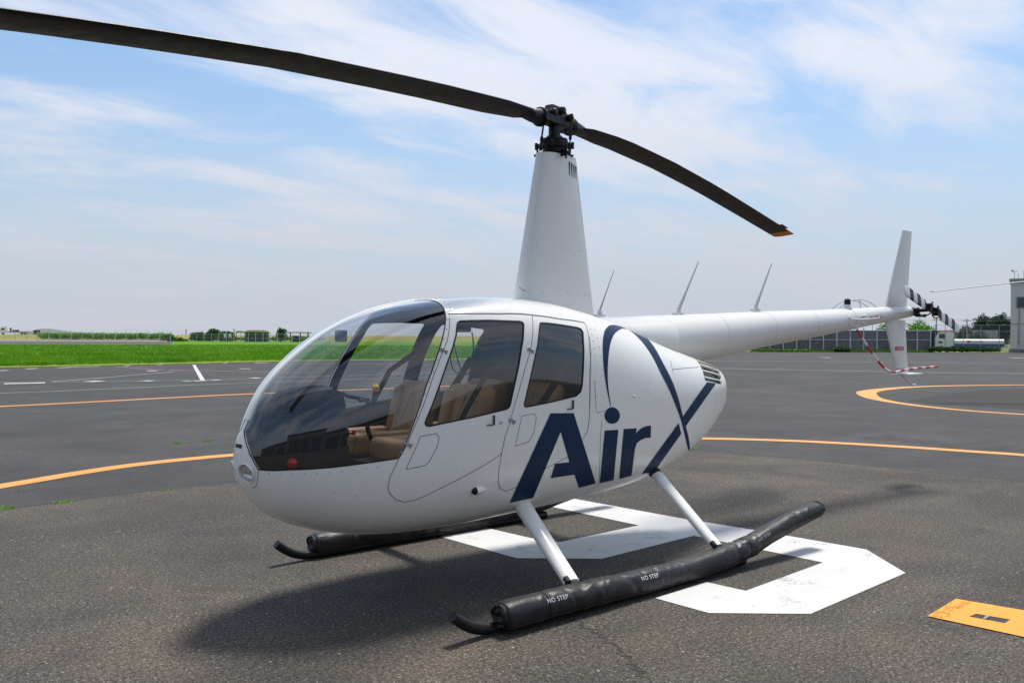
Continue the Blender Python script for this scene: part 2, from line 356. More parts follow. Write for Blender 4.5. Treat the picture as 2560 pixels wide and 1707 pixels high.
FEAT = {
 'letter_a': [(0.8942,-44.01),(0.8985,-40.5),(0.8973,-37.43),(0.8924,-34.63),(0.8846,-32),(0.8747,-29.5),(0.863,-27.07),(0.8499,-24.69),(0.8355,-22.33),(0.82,-19.98),(0.8035,-17.61),(0.7862,-15.22),(0.7682,-12.8),(0.7495,-10.36),(0.7302,-7.89),(0.7106,-5.39),(0.6905,-2.87),(0.6703,-0.31),(0.6499,1.97),(0.5969,1.81),(0.5432,1.65),(0.489,1.49),(0.4341,1.32),(0.4176,-1.58),(0.4009,-4.69),(0.3838,-7.79),(0.366,-10.89),(0.3472,-13.99),(0.3272,-17.09),(0.3055,-20.21),(0.2818,-23.37),(0.2554,-26.6),(0.2255,-29.96),(0.1909,-33.53),(0.1494,-37.46),(0.0962,-42.09),(0.1533,-42.28),(0.2093,-42.49),(0.264,-42.73),(0.3268,-37.24),(0.3745,-32.69),(0.4318,-32.6),(0.4883,-32.52),(0.544,-32.44),(0.5991,-32.38),(0.5963,-29.78),(0.5914,-27.27),(0.5849,-24.8),(0.5405,-24.88),(0.4958,-24.96),(0.4506,-25.05),(0.4712,-22.16),(0.4901,-19.31),(0.5075,-16.49),(0.5238,-13.68),(0.5392,-10.86),(0.5539,-8.04),(0.5726,-10.66),(0.5907,-13.24),(0.6081,-15.8),(0.6246,-18.34),(0.6401,-20.86),(0.6544,-23.38),(0.6673,-25.92),(0.6786,-28.49),(0.688,-31.13),(0.695,-33.88),(0.6989,-36.8),(0.6987,-39.99),(0.6923,-43.62),(0.7436,-43.74),(0.7941,-43.87),(0.8443,-43.98)],
 'letter_i': [(0.1171,-10.21),(0.0437,-10.45),(-0.0311,-10.7),(-0.0276,-13.99),(-0.0254,-17.24),(-0.0249,-20.49),(-0.0265,-23.75),(-0.031,-27.06),(-0.039,-30.47),(-0.0521,-34.09),(-0.0726,-38.07),(-0.1054,-42.76),(-0.0541,-42.79),(-0.0039,-42.81),(0.0454,-42.84),(0.0776,-38.06),(0.0975,-34.01),(0.1102,-30.34),(0.118,-26.86),(0.1222,-23.5),(0.1237,-20.18),(0.123,-16.88),(0.1207,-13.56)],
 'letter_dot': [(-0.0465,-2.2),(-0.0401,-4.11),(-0.0217,-5.64),(0.0057,-6.57),(0.038,-6.75),(0.0703,-6.18),(0.0975,-4.95),(0.1157,-3.25),(0.1221,-1.34),(0.116,0.46),(0.0982,1.82),(0.0712,2.68),(0.0391,2.91),(0.0068,2.46),(-0.0209,1.37),(-0.0397,-0.22)],
 'letter_r': [(-0.0925,-10.69),(-0.1676,-10.98),(-0.2451,-11.3),(-0.2392,-14.62),(-0.2673,-12.89),(-0.3017,-11.71),(-0.364,-10.8),(-0.4263,-10.9),(-0.4269,-14.82),(-0.4296,-18.72),(-0.363,-18.3),(-0.3016,-19.09),(-0.2603,-20.49),(-0.2446,-23.39),(-0.2467,-26.77),(-0.2529,-30.26),(-0.2644,-33.94),(-0.2839,-38.01),(-0.317,-42.86),(-0.2446,-42.96),(-0.1744,-43.12),(-0.1393,-38.31),(-0.1174,-34.27),(-0.1033,-30.61),(-0.0944,-27.16),(-0.0894,-23.83),(-0.0873,-20.54),(-0.0874,-17.28),(-0.0893,-13.99)],
 'swoosh': [(0.0563,3.28),(0.0635,4.89),(0.0732,7.2),(0.0801,8.75),(0.0874,10.45),(0.0948,12.45),(0.1002,14.2),(0.1056,16.12),(0.11,18.18),(0.1129,20.35),(0.1137,22.22),(0.1131,24.24),(0.1109,26.32),(0.1068,28.38),(0.101,30.31),(0.0913,32.62),(0.0786,34.92),(0.0628,37.17),(0.0443,39.3),(0.0008,43.06),(-0.0483,46.42),(-0.1506,51.96),(-0.2635,57.18),(-0.3461,60.08),(-0.4379,62.97),(-0.5015,65.06),(-0.5331,64.33),(-0.57,63.5),(-0.6285,64.76),(-0.6779,64.76),(-0.7278,64.76),(-0.7372,61.86),(-0.7077,55.9),(-0.6868,51.29),(-0.6718,46.83),(-0.6656,43.38),(-0.6628,39.89),(-0.6647,36.48),(-0.6719,33.21),(-0.6816,30.62),(-0.6943,27.96),(-0.709,25.24),(-0.7246,22.52),(-0.7399,19.82),(-0.7544,17.11),(-0.7688,14.37),(-0.7832,11.59),(-0.7977,8.79),(-0.8125,5.99),(-0.8297,2.61),(-0.8453,-0.64),(-0.8609,-3.84),(-0.8794,-7.41),(-0.8951,-10.17),(-0.9138,-13.22),(-0.9347,-16.45),(-0.957,-19.71),(-0.9799,-22.91),(-1.0016,-25.87),(-1.0342,-30.26),(-1.0734,-35.05),(-1.1277,-40.75),(-1.205,-48.28),(-1.107,-41.5),(-1.0436,-35.87),(-0.9956,-30.81),(-0.9562,-26.08),(-0.9296,-22.52),(-0.9047,-18.79),(-0.8814,-15.08),(-0.8591,-11.56),(-0.8369,-8.3),(-0.8142,-5.14),(-0.7911,-2.07),(-0.7679,1.03),(-0.7457,4.18),(-0.7243,7.21),(-0.7031,10.19),(-0.6812,13.16),(-0.6625,15.59),(-0.6432,18.05),(-0.6244,20.47),(-0.6073,22.8),(-0.5928,24.99),(-0.5789,27.55),(-0.5684,30.01),(-0.5594,32.41),(-0.5504,34.79),(-0.5409,37.21),(-0.5323,39.67),(-0.525,42.14),(-0.5194,44.56),(-0.5137,47.74),(-0.5108,50.94),(-0.5122,54.16),(-0.5208,58.86),(-0.5281,63.04),(-0.4633,61.2),(-0.3775,57.28),(-0.2217,49.17),(-0.1608,46.03),(-0.1053,42.86),(-0.0542,39.41),(-0.0103,35.8),(0.0088,33.83),(0.026,31.75),(0.0405,29.68),(0.0523,27.72),(0.0616,25.89),(0.0689,24.09),(0.0745,22.28),(0.0783,20.43),(0.0805,18.51),(0.0812,16.53),(0.0802,14.5),(0.0777,12.44),(0.0726,10.14),(0.0654,7.64),(0.0581,5.36),(0.0532,3.73)],
 'stroke_low': [(-0.4607,-44.23),(-0.4667,-40.36),(-0.4833,-37.08),(-0.5067,-34.13),(-0.5351,-31.35),(-0.5676,-28.69),(-0.6034,-26.08),(-0.6421,-23.48),(-0.6833,-20.87),(-0.7267,-18.22),(-0.7724,-15.51),(-0.8202,-12.72),(-0.8451,-16.97),(-0.8737,-21.35),(-0.8291,-24.13),(-0.7876,-26.88),(-0.7497,-29.67),(-0.716,-32.55),(-0.6876,-35.6),(-0.666,-38.95),(-0.6549,-42.85),(-0.6663,-48.19),(-0.5566,-45.76)],
 'stroke_up': [(-0.869,-9.5),(-0.9176,-6.52),(-0.9677,-3.36),(-1.019,-0.02),(-1.0719,3.69),(-1.1278,7.5),(-1.1878,11.51),(-1.2538,15.87),(-1.328,20.73),(-1.4094,19.32),(-1.4958,17.48),(-1.4125,12.23),(-1.3387,7.53),(-1.2717,3.05),(-1.2095,-0.92),(-1.15,-4.27),(-1.0925,-7.51),(-1.037,-10.7),(-0.9837,-13.85),(-0.9327,-16.86),(-0.8998,-13.13)],
 'window_front': [(1.3718,39.68),(1.3625,41.21),(1.3522,42.79),(1.3354,44.62),(1.315,45.1),(1.2805,44.65),(1.2445,44.29),(1.2088,44),(1.1716,43.8),(1.1341,43.59),(1.0961,43.37),(1.0574,43.02),(1.0182,42.69),(0.9784,42.38),(0.9379,42.1),(0.8967,41.86),(0.8546,41.68),(0.8318,41.28),(0.828,40.14),(0.8419,38.06),(0.8535,36.08),(0.8633,34.18),(0.8756,32.39),(0.8867,30.64),(0.8968,28.9),(0.9062,27.16),(0.915,25.42),(0.9231,23.67),(0.9335,21.85),(0.9434,20.01),(0.9529,18.16),(0.9622,16.28),(0.9712,14.39),(0.9801,12.48),(0.9888,10.55),(0.9974,8.61),(1.0078,7.26),(1.0294,6.71),(1.0675,6.75),(1.1052,6.81),(1.1426,6.85),(1.1796,6.88),(1.2162,6.89),(1.2522,6.91),(1.2875,6.94),(1.3247,7.05),(1.3612,7.17),(1.3973,7.28),(1.4329,7.4),(1.468,7.52),(1.5029,7.63),(1.5372,7.74),(1.5709,7.87),(1.604,8),(1.6263,8.57),(1.6337,9.87),(1.6211,11.44),(1.6084,13.01),(1.5955,14.56),(1.5824,16.09),(1.5712,17.56),(1.5598,19.02),(1.5482,20.47),(1.5364,21.9),(1.5243,23.33),(1.5118,24.82),(1.499,26.31),(1.4858,27.8),(1.4723,29.27),(1.4584,30.75),(1.4437,32.24),(1.4284,33.73),(1.4126,35.24),(1.3997,36.69),(1.3862,38.17)],
 'window_rear': [(0.6787,40.97),(0.6644,41.47),(0.6227,41.59),(0.58,41.74),(0.5233,41.79),(0.4656,41.87),(0.4129,41.86),(0.3593,41.85),(0.3034,41.94),(0.2702,41.61),(0.2603,40),(0.2759,37.43),(0.2876,35.06),(0.2965,32.8),(0.3032,30.62),(0.3124,28.36),(0.32,26.13),(0.3262,23.92),(0.3313,21.7),(0.3376,19.32),(0.3432,16.92),(0.348,14.5),(0.3632,11.52),(0.4104,9.51),(0.4567,9.05),(0.5026,8.6),(0.548,8.16),(0.5929,7.72),(0.6373,7.3),(0.6831,6.95),(0.7284,6.61),(0.7733,6.28),(0.8177,5.97),(0.8616,5.77),(0.8783,6.26),(0.88,7.36),(0.8714,9.23),(0.8628,11.1),(0.854,12.96),(0.845,14.8),(0.8359,16.62),(0.8265,18.43),(0.816,20.42),(0.8049,22.4),(0.7934,24.35),(0.7811,26.3),(0.7694,28.11),(0.7568,29.93),(0.7432,31.76),(0.7309,33.91),(0.7166,36.12),(0.6996,38.45)],
 'vent_panel_front': [(1.7538,-10.54),(1.7168,-10.55),(1.6792,-10.62),(1.6521,-10.56),(1.6246,-10.52),(1.5977,-8.2),(1.5815,-5.7),(1.5649,-3.22),(1.5479,-0.77),(1.5399,2.41),(1.5595,4.31),(1.5954,4.49),(1.6307,4.67),(1.6653,4.84),(1.6762,2.95),(1.6923,0.92),(1.7083,-1.59),(1.724,-4.53),(1.7392,-7.51)],
 'vent_panel_rear': [(0.9536,-12.5),(0.9443,-9.58),(0.9343,-6.64),(0.9239,-3.69),(0.9132,-0.71),(0.9024,1.97),(0.8483,2.07),(0.7933,2.37),(0.7742,0.65),(0.7816,-1.86),(0.7889,-4.45),(0.796,-7.02),(0.8173,-9.29),(0.8381,-11.5),(0.877,-11.91),(0.9155,-12.23)],
 'crease': [(-0.8203,37.25),(-0.7963,31.18),(-0.7865,25.78),(-0.7957,29.38),(-0.8882,31),(-0.9843,32.83),(-1.0831,34.79),(-1.1866,36.92),(-1.2972,39.35)],
 'cowl_seam': [(0.201,38.26),(0.2173,34.91),(0.2281,31.8),(0.2348,28.82),(0.2482,26.09),(0.2593,23.4),(0.2687,20.72),(0.2714,18.36),(0.2734,15.99),(0.2747,13.58),(0.2754,11.15),(0.2764,8.61),(0.2771,6.05),(0.2776,3.47),(0.278,0.87),(0.2783,-1.97),(0.2873,-5.61),(0.2956,-9.2),(0.3182,-11.26),(0.3402,-13.29)],
 'access_seam': [(0.2211,16.69),(0.2201,13.77),(0.2182,10.8),(0.2158,7.78),(0.2129,4.72),(0.2097,1.63),(0.1873,0.44),(0.1193,1.29)],
 'belly_seam': [(0.1492,-4.32),(0.1534,-7.92),(0.1569,-11.48),(0.1591,-15.01),(0.1569,-18.11),(0.153,-21.22),(0.1471,-24.34),(0.1386,-27.53),(0.1267,-30.83),(0.1102,-34.33),(0.087,-38.18),(0.0527,-42.71),(0.0794,-44.39),(0.1034,-46.25),(0.1235,-48.37),(0.079,-55.86)],
 'nose_plate_seam': [(2.4889,-8.71),(2.4885,-15.34),(2.4877,-24.23),(2.4868,-33.8),(2.4867,-42.66),(2.4979,-50.7)],
 'grille': [(-1.4281,60.07),(-1.3902,52.42),(-1.3526,44.17),(-1.3329,38.89),(-1.3245,34.28),(-1.3082,28.21),(-1.3037,22.56),(-1.3721,21.43),(-1.4429,19.92),(-1.5218,17.4),(-1.6114,14.67),(-1.6328,20.73),(-1.6669,27.46),(-1.7069,39.64),(-1.74,51.12),(-1.6956,56.27),(-1.6264,58.33),(-1.5764,60.64),(-1.5391,63.73)],
 'lamp_hole': [(2.5469,-56.52),(2.5447,-60.9),(2.542,-62.19),(2.5381,-61.42),(2.5333,-59.36),(2.5281,-56.27),(2.523,-52.92),(2.5181,-49.06),(2.5136,-44.94),(2.5096,-40.82),(2.5068,-36.44),(2.5046,-32.06),(2.5039,-27.94),(2.5046,-23.82),(2.5061,-19.7),(2.5089,-15.84),(2.5123,-12.23),(2.5168,-9.14),(2.5218,-6.31),(2.527,-4.25),(2.5318,-2.7),(2.5367,-2.45),(2.5412,-3.48),(2.5444,-6.82),(2.5469,-13.26),(2.5486,-23.3),(2.5493,-36.44),(2.5486,-48.28)]}

BOW = [(x, a_for_y(x, 0.026)) for x in (1.32, 1.5, 1.7, 1.9, 2.05, 2.2, 2.3, 2.4, 2.45, 2.495)]
POST_IN = [(1.801, -3.0), (1.612, 24.6), (1.579, 27.9), (1.536, 32.6), (1.498, 36.4), (1.463, 40.3), (1.431, 43.9), (1.401, 47.8), (1.382, 51.1), (1.364, 54.7), (1.351, 58.5), (1.338, 63), (1.326, 68), (1.318, 73), (1.312, 79)]
WS = BOW + [(2.516, 79), (2.524, 62), (2.526, 44), (2.520, 18.7), (2.505, 3.0), (2.4895, -8.7), (2.404, -6.4), (2.32, -5.6), (2.227, -4.5), (2.064, -3.5), (1.934, -3.1)] + POST_IN
DT_F = [(1.366, 50.3), (1.22, 47.8), (0.995, 46.2), (0.72, 45.3)]                      # top seam, front door
MID = [(0.72, 45.3), (0.76, 38.0), (0.805, 30.5), (0.87, 22.5), (0.964, 7.6), (1.044, -6.8), (1.066, -14.5)]
DF_LOW = [(1.066, -14.5), (1.234, -18.9), (1.514, -25.6), (1.60, -28.3), (1.671, -30.3), (1.736, -30.8), (1.793, -28.5), (1.838, -24.3), (1.856, -20.0), (1.849, -13.8), (1.799, -3.2)]
POST_OUT = [(1.799, -3.2), (1.720, 7.0), (1.636, 17.6), (1.573, 25.9), (1.536, 29.7), (1.489, 34.4), (1.441, 38.2), (1.397, 43.9), (1.373, 48.0)]
DOOR_F = DT_F + MID[1:] + DF_LOW[1:] + POST_OUT[1:]
DR_TOP = [(0.72, 45.3), (0.435, 45.5), (0.182, 46.7)]
DR_REAR = [(0.182, 46.7), (0.206, 40.0), (0.238, 31.5), (0.266, 15.3), (0.28, -3.2), (0.294, -9.1), (0.34, -13.3)]
DR_LOW = [(0.34, -13.3), (0.479, -22.3), (0.661, -26.4), (0.886, -34.0), (0.976, -35.4), (1.033, -33.1), (1.066, -29.0), (1.078, -22.3), (1.066, -14.5)]
DOOR_R = DR_TOP + DR_REAR[1:] + DR_LOW[1:-1] + MID[::-1][:-1]
ROOFW = [(1.24, 88.8), (1.24, 66), (1.10, 63), (0.86, 62), (0.62, 63), (0.60, 88.8)]
GR = [(-1.43, 66.0), (-1.385, 52.5), (-1.352, 44.2), (-1.333, 38.9), (-1.3245, 34.3), (-1.308, 28.2), (-1.304, 22.5), (-1.372, 21.4), (-1.443, 19.9), (-1.522, 17.4), (-1.611, 14.7), (-1.635, 20.7), (-1.665, 27.5), (-1.695, 39.6), (-1.71, 51), (-1.70, 66.0)]
def ribbon(mb, poly, width=0.004, h=0.0012, closed=False, side=1, mi=0):
    D = np.array(dense(poly, closed, 0.012)); x = x_of(D[:, 0]); a = D[:, 1]/RG
    P = SH(x, a); N = SN(x, a); P2 = np.roll(P, -1, 0); P0_ = np.roll(P, 1, 0)
    if not closed: P2[-1] = P[-1]; P0_[0] = P[0]
    T = P2-P0_; T /= np.maximum(np.linalg.norm(T, axis=1, keepdims=True), 1e-9); W = np.cross(N, T)
    A = P+W*width/2+N*h; B = P-W*width/2+N*h
    if side < 0: A = A*[1, -1, 1]; B = B*[1, -1, 1]
    n = len(P); V = np.empty((2*n, 3)); V[0::2] = A; V[1::2] = B
    F = [(2*i, 2*i+1, 2*i+3, 2*i+2) for i in range(n-1)]
    if closed: F.append((2*n-2, 2*n-1, 1, 0))
    mb.add(V, F, mi)
def cdt(polys, open_lines=(), grid=0.032, bounds=None):
    """constrained triangulation in skin coordinates -> (points, triangles)"""
    V = []; E = []
    def put(L, closed):
        o = len(V); V.extend(L); n = len(L)
        E.extend([(o+i, o+(i+1) % n) for i in range(n if closed else n-1)])
    for p in polys: put(p, True)
    for p in open_lines: put(p, False)
    s0, s1, b0, b1 = bounds
    gs = np.linspace(s0, s1, max(2, int((s1-s0)/grid)+1)); ga = np.linspace(b0, b1, max(2, int((b1-b0)/grid)+1))
    G = [(float(p), float(q)) for p in gs for q in ga]
    if len(polys):
        allp = np.array([q for p in polys for q in p] + [q for p in open_lines for q in p]); Gn = np.array(G)
        keep = np.ones(len(Gn), bool)
        for c in range(0, len(allp), 400):
            d = ((Gn[:, None, :]-allp[None, c:c+400, :])**2).sum(-1).min(1); keep &= d > (grid*0.35)**2
        keep |= (Gn[:, 0] < s0+1e-6) | (Gn[:, 0] > s1-1e-6) | (Gn[:, 1] < b0+1e-6) | (Gn[:, 1] > b1-1e-6)
        G = [tuple(g) for g in Gn[keep]]
    V = V+G
    r = delaunay_2d_cdt([Vector(v) for v in V], E, [], 0, 1e-6, False)
    return np.array([tuple(v) for v in r[0]]), np.array([tuple(f) for f in r[2] if len(f) == 3])
def shell_piece(name, P2, T, mats, parent, side=0, thick=0.012, inset=0.0, label=None):
    """turn a set of triangles in skin coordinates into a curved panel with thickness; side 0 = both halves in one mesh"""
    used, inv = np.unique(T, return_inverse=True); T = inv.reshape(-1, 3); Q = P2[used]
    x = x_of(Q[:, 0]); a = Q[:, 1]/RG; P = SH(x, a); N = SN(x, a); P = P-N*inset
    # consistent winding: normal outwards
    g = np.cross(P[T[:, 1]]-P[T[:, 0]], P[T[:, 2]]-P[T[:, 0]]); flip = (g*N[T[:, 0]]).sum(1) < 0; T = T.copy(); T[flip] = T[flip][:, ::-1]
    VV = []; FF = []; NN = []; MI = []; off = 0
    for sd in ((1, -1) if side == 0 else (side,)):
        m = np.array([1, sd, 1]); Tp = T if sd > 0 else T[:, ::-1]; n = len(P)
        VV.append(P*m); FF += (Tp+off).tolist(); NN += [(N*m)[i] for f in Tp for i in f]; MI += [0]*len(Tp)
        if thick:
            VV.append((P-N*thick)*m); inn = Tp[:, ::-1]+off+n; FF += inn.tolist(); NN += [-(N*m)[i] for f in Tp[:, ::-1] for i in f]; MI += [1]*len(inn)
            ed = {}
            for f in Tp:
                for i in range(3):
                    e = (int(f[i]), int(f[(i+1) % 3])); ed[e] = 1
            for (p, q) in ed:
                if (q, p) in ed: continue
                if abs(P[p][1]) < 1e-4 and abs(P[q][1]) < 1e-4: continue
                A, B = (P*m)[p], (P*m)[q]; C = ((P-N*thick)*m)[q]; fn = np.cross(B-A, C-A); L = np.linalg.norm(fn)
                fn = -fn/L if L > 1e-12 else N[p]
                FF.append((q+off, p+off, p+off+n, q+off+n)); NN += [fn]*4; MI.append(2)
            off += 2*n
        else: off += n
    me = bpy.data.meshes.new(name); me.from_pydata([tuple(v) for v in np.concatenate(VV)], [], [tuple(f) for f in FF])
    for mm in mats: me.materials.append(MT[mm])
    me.polygons.foreach_set('material_index', MI); me.polygons.foreach_set('use_smooth', [True]*len(FF))
    me.normals_split_custom_set([tuple(v) for v in NN]); me.update()
    o = bpy.data.objects.new(name, me); COL.objects.link(o); o.parent = parent
    if label: o['label'] = label
    return o

# ------------------------------------------------------------------ ground level things are built later; first the helicopter
heli = thing('helicopter', 'white four seat helicopter with navy lettering on its flank, parked on black covered skids', 'helicopter')
dF, dR, dW = dense(DOOR_F), dense(DOOR_R), dense(WS)
wF, wR = dense(FEAT['window_front']), dense(FEAT['window_rear'])
dG, dRW, dL = dense(GR), dense(ROOFW), dense(FEAT['lamp_hole'], True, 0.01)
bnd = (0.0, float(_ts[-1]), -PI/2*RG, PI/2*RG)
P2, T = cdt([dF, dR, dW, wF, wR, dG, dRW, dL], grid=0.036, bounds=bnd)
cen = P2[T].mean(1)
iF, iR, iW, iwF, iwR, iG, iRW, iL = [inside(cen, p) for p in (dF, dR, dW, wF, wR, dG, dRW, dL)]
body_m = ~(iF | iR | iW | iG | iRW | iL)
fus = shell_piece('fuselage_skin', P2, T[body_m], ['white', 'dark', 'white'], heli, 0)
for sd in (1, -1):
    f1 = shell_piece('front_door', P2, T[iF & ~iwF], ['white', 'dark', 'seal'], heli, sd)
    shell_piece('door_window', P2, T[iwF], ['glass'], f1, sd, 0, 0.003)
    f2 = shell_piece('rear_door', P2, T[iR & ~iwR], ['white', 'dark', 'seal'], heli, sd)
    shell_piece('door_window', P2, T[iwR], ['glass'], f2, sd, 0, 0.003)
    w1 = shell_piece('windshield', P2, T[iW], ['glass'], heli, sd, 0, 0.002)
    shell_piece('roof_window', P2, T[iRW], ['glass_dark'], heli, sd, 0, 0.002)
    mb = MB(); ribbon(mb, FEAT['window_front'], 0.010, 0.0016, True, sd); mb.build('window_seal', 'seal', f1)
    mb = MB(); ribbon(mb, FEAT['window_rear'], 0.010, 0.0016, True, sd); mb.build('window_seal', 'seal', f2)
    mb = MB(); ribbon(mb, WS, 0.008, 0.0012, True, sd); mb.build('windshield_seal', 'seal', w1)
    def joint(L, w, cl=False):
        m_ = MB(); ribbon(m_, L, w, 0.0012, cl, sd); m_.build('panel_joint', 'seam', fus)
    for L in (POST_OUT, DF_LOW, MID, DR_LOW, DR_REAR): joint(L, 0.0042)
    for L in (DT_F, DR_TOP): joint(L, 0.009)
    for k in ('vent_panel_front', 'vent_panel_rear'): joint(FEAT[k], 0.0036, True)
    for k in ('crease', 'cowl_seam', 'access_seam', 'belly_seam', 'nose_plate_seam'): joint(FEAT[k], 0.0034)
# centre post between the two windshield halves
mb = MB(); n = 60; V = []
for i in range(n):
    x = 2.49-(2.49-1.30)*i/(n-1); zt = float(_cols[0](x)); dz = float(_cols[0](min(x+.002, 2.553))-_cols[0](x-.002))/0.004
    nn = Vector((-dz, 0, 1)).normalized() if abs(dz) < 50 else Vector((1, 0, 0))
    for y, h in ((-0.034, -0.004), (-0.027, 0.005), (0, 0.008), (0.027, 0.005), (0.034, -0.004)):
        q = Vector((x, y, zt))+nn*h; V.append(q)
mb.add(V, [(5*i+k, 5*i+k+1, 5*i+k+6, 5*i+k+5) for i in range(n-1) for k in range(4)])
mb.build('windshield_centre_post', 'white2', heli, True)
# nose cap, rear bulkhead, firewall
def section(x, k=48, inset=0.0):
    A = np.linspace(-PI/2, PI/2, k); P = SH(np.full(k, x), A)-SN(np.full(k, x), A)*inset; P[:, 0] = x
    return [tuple(p) for p in P]+[(x, -p[1], p[2]) for p in P[::-1][1:-1]]
c = section(2.553); MB().add(c, [tuple(range(len(c)))]).build('nose_cap', 'white', heli)
r0 = section(-1.735, 48, 0.012); r1 = section(-1.70, 48, 0.05); r1 = [(-1.64, p[1], p[2]) for p in r1]
nn_ = len(r0); MB().add(r0+r1, [(i, (i+1) % nn_, nn_+(i+1) % nn_, nn_+i) for i in range(nn_)]+[tuple(nn_+i for i in range(nn_))]).build('rear_bulkhead', 'seal', heli)
ro = section(-1.745, 48, -0.004); ri = section(-1.745, 48, 0.022)
MB().add(ro+ri+[(p[0]+.03, p[1], p[2]) for p in ro], [(i, (i+1) % nn_, nn_+(i+1) % nn_, nn_+i) for i in range(nn_)]+[(i, 2*nn_+i, 2*nn_+(i+1) % nn_, (i+1) % nn_) for i in range(nn_)]).build('rear_rim', 'white2', heli, True)
c = section(0.16, 48, 0.02); MB().add(c, [tuple(range(len(c)))]).build('firewall', 'dark', heli)

def put_on(x, a, h=0.0, sd=1):
    P = SH(np.array([x]), np.array([math.radians(a)]))[0]; N = SN(np.array([x]), np.array([math.radians(a)]))[0]
    P = P+N*h; return Vector((P[0], P[1]*sd, P[2])), Vector((N[0], N[1]*sd, N[2]))
# engine air louvres
for sd in (1, -1):
    gri = None
    mb = MB(); Lp = []
    G2 = dense(GR, True, 0.05)
    A = SH(x_of(np.array([g[0] for g in G2])), np.array([g[1] for g in G2])/RG); Nn = SN(x_of(np.array([g[0] for g in G2])), np.array([g[1] for g in G2])/RG)
    P_in = (A-Nn*0.05)*[1, sd, 1]; P_out = A*[1, sd, 1]; k = len(A)
    cP = P_in.mean(0)
    mb.add(list(P_out)+list(P_in)+[cP], [(i, (i+1) % k, k+(i+1) % k, k+i) for i in range(k)]+[(k+i, k+(i+1) % k, 2*k) for i in range(k)])
    gri = mb.build('louvre_box', 'louvre_back', heli)
    for j in range(5):
        t = (j+0.5)/5.0+0.06; m_ = MB(); V = []
        for i in range(9):
            q = i/8; a0 = 19.5+(64-21)*t; a1 = 12.5+(64-16)*t
            xf = np.interp(a0, [21.4, 28.2, 34.3, 44.2, 52.5, 66], [-1.306, -1.31, -1.326, -1.354, -1.388, -1.432]); xr = np.interp(a1, [14.7, 27.5, 39.6, 51, 66], [-1.612, -1.666, -1.696, -1.71, -1.70])
            x = xf+(xr-xf)*q; a = a0+(a1-a0)*q
            for h, da in ((0.003, 0), (0.003, 1.6), (-0.030, 5.5), (-0.034, 4.2)):
                p, _ = put_on(x, a+da, h, sd); V.append(p)
        m_.add(V, [(4*i+c_, 4*i+(c_+1) % 4, 4*(i+1)+(c_+1) % 4, 4*(i+1)+c_) for i in range(8) for c_ in range(4)]+[(0, 1, 2, 3), (35, 34, 33, 32)])
        m_.build('louvre_slat', 'white2', gri)

# navy lettering: flat vinyl cut to shape, lying on the skin
def decal(name, poly, mat='navy', h=0.0030, parent=heli):
    L = [(float(s_of(x)), math.radians(a)*RG) for x, a in poly]
    ar = np.array(L); Pq, Tq = cdt([L], grid=0.02, bounds=(ar[:, 0].min()-.01, ar[:, 0].max()+.01, ar[:, 1].min()-.01, ar[:, 1].max()+.01))
    ok = inside(Pq[Tq].mean(1), L); return shell_piece(name, Pq, Tq[ok], [mat], parent, 1, 0, -h)
for nm, key, lab in (('logo_letter', 'letter_a', 'navy capital letter A on the fuselage flank'), ('logo_letter', 'letter_i', 'navy stem of the letter i'), ('logo_dot', 'letter_dot', 'navy dot of the letter i'),
                     ('logo_letter', 'letter_r', 'navy letter r'), ('logo_swoosh', 'swoosh', 'navy arch curving from the dot of the i over the engine cowl'),
                     ('logo_letter', 'stroke_low', 'lower half of the navy letter X'), ('logo_letter', 'stroke_up', 'upper half of the navy letter X')):
    d_ = decal(nm, FEAT[key]); d_['label'] = lab

MT['rivet'] = simple('rivet_heads', (0.50, 0.51, 0.52), 0.35, metal=0.3)
# rivets along the frames, joined: far too many to name one by one
mb = MB()
def rivets(line, gap, r=0.0056, sd=1, off=0.0):
    D = np.array(dense(line, False, 0.002)); x = x_of(D[:, 0]); a = D[:, 1]/RG; P = SH(x, a); d = np.concatenate([[0], np.cumsum(np.linalg.norm(np.diff(P, axis=0), axis=1))])
    for q in np.arange(gap/2, d[-1], gap):
        i = int(np.searchsorted(d, q)); i = min(i, len(x)-1); p, nrm = put_on(x[i], math.degrees(a[i]), 0.0, sd)
        mb.lathe(p, nrm, [(-0.001, r), (0.0018, r*0.8), (0.0032, r*0.35)], 6)
post_mid = [((a[0]+np.interp(a[1], [-3.2, 17.6, 25.9, 34.4, 43.9, 50], [1.799, 1.636, 1.573, 1.489, 1.397, 1.366]))/2, a[1]) for a in POST_IN[:9]]
for sd in (1, -1):
    rivets(post_mid, 0.075, sd=sd)
    rivets([(2.47, -12), (2.32, -9), (2.064, -7.0), (1.88, -6.5)], 0.07, sd=sd)
    rivets([(0.15, 45), (0.19, 30), (0.215, 14), (0.20, 5)], 0.05, sd=sd)
    rivets([(0.10, 46), (0.13, 30), (0.15, 5), (0.13, -20), (0.08, -45)], 0.07, sd=sd)
    rivets([(0.15, 51), (-0.26, 53), (-0.6, 58)], 0.09, sd=sd)
    rivets([(1.26, 85), (1.275, 70), (1.30, 58), (1.33, 52)], 0.06, sd=sd)
    rivets([(2.3, -33), (1.95, -40), (1.5, -42)], 0.21, 0.0055, sd=sd)
    rivets([(2.2, -22), (1.95, -26)], 0.13, 0.0055, sd=sd)
tag(mb.build('rivets', 'rivet', fus, True), kind='stuff')
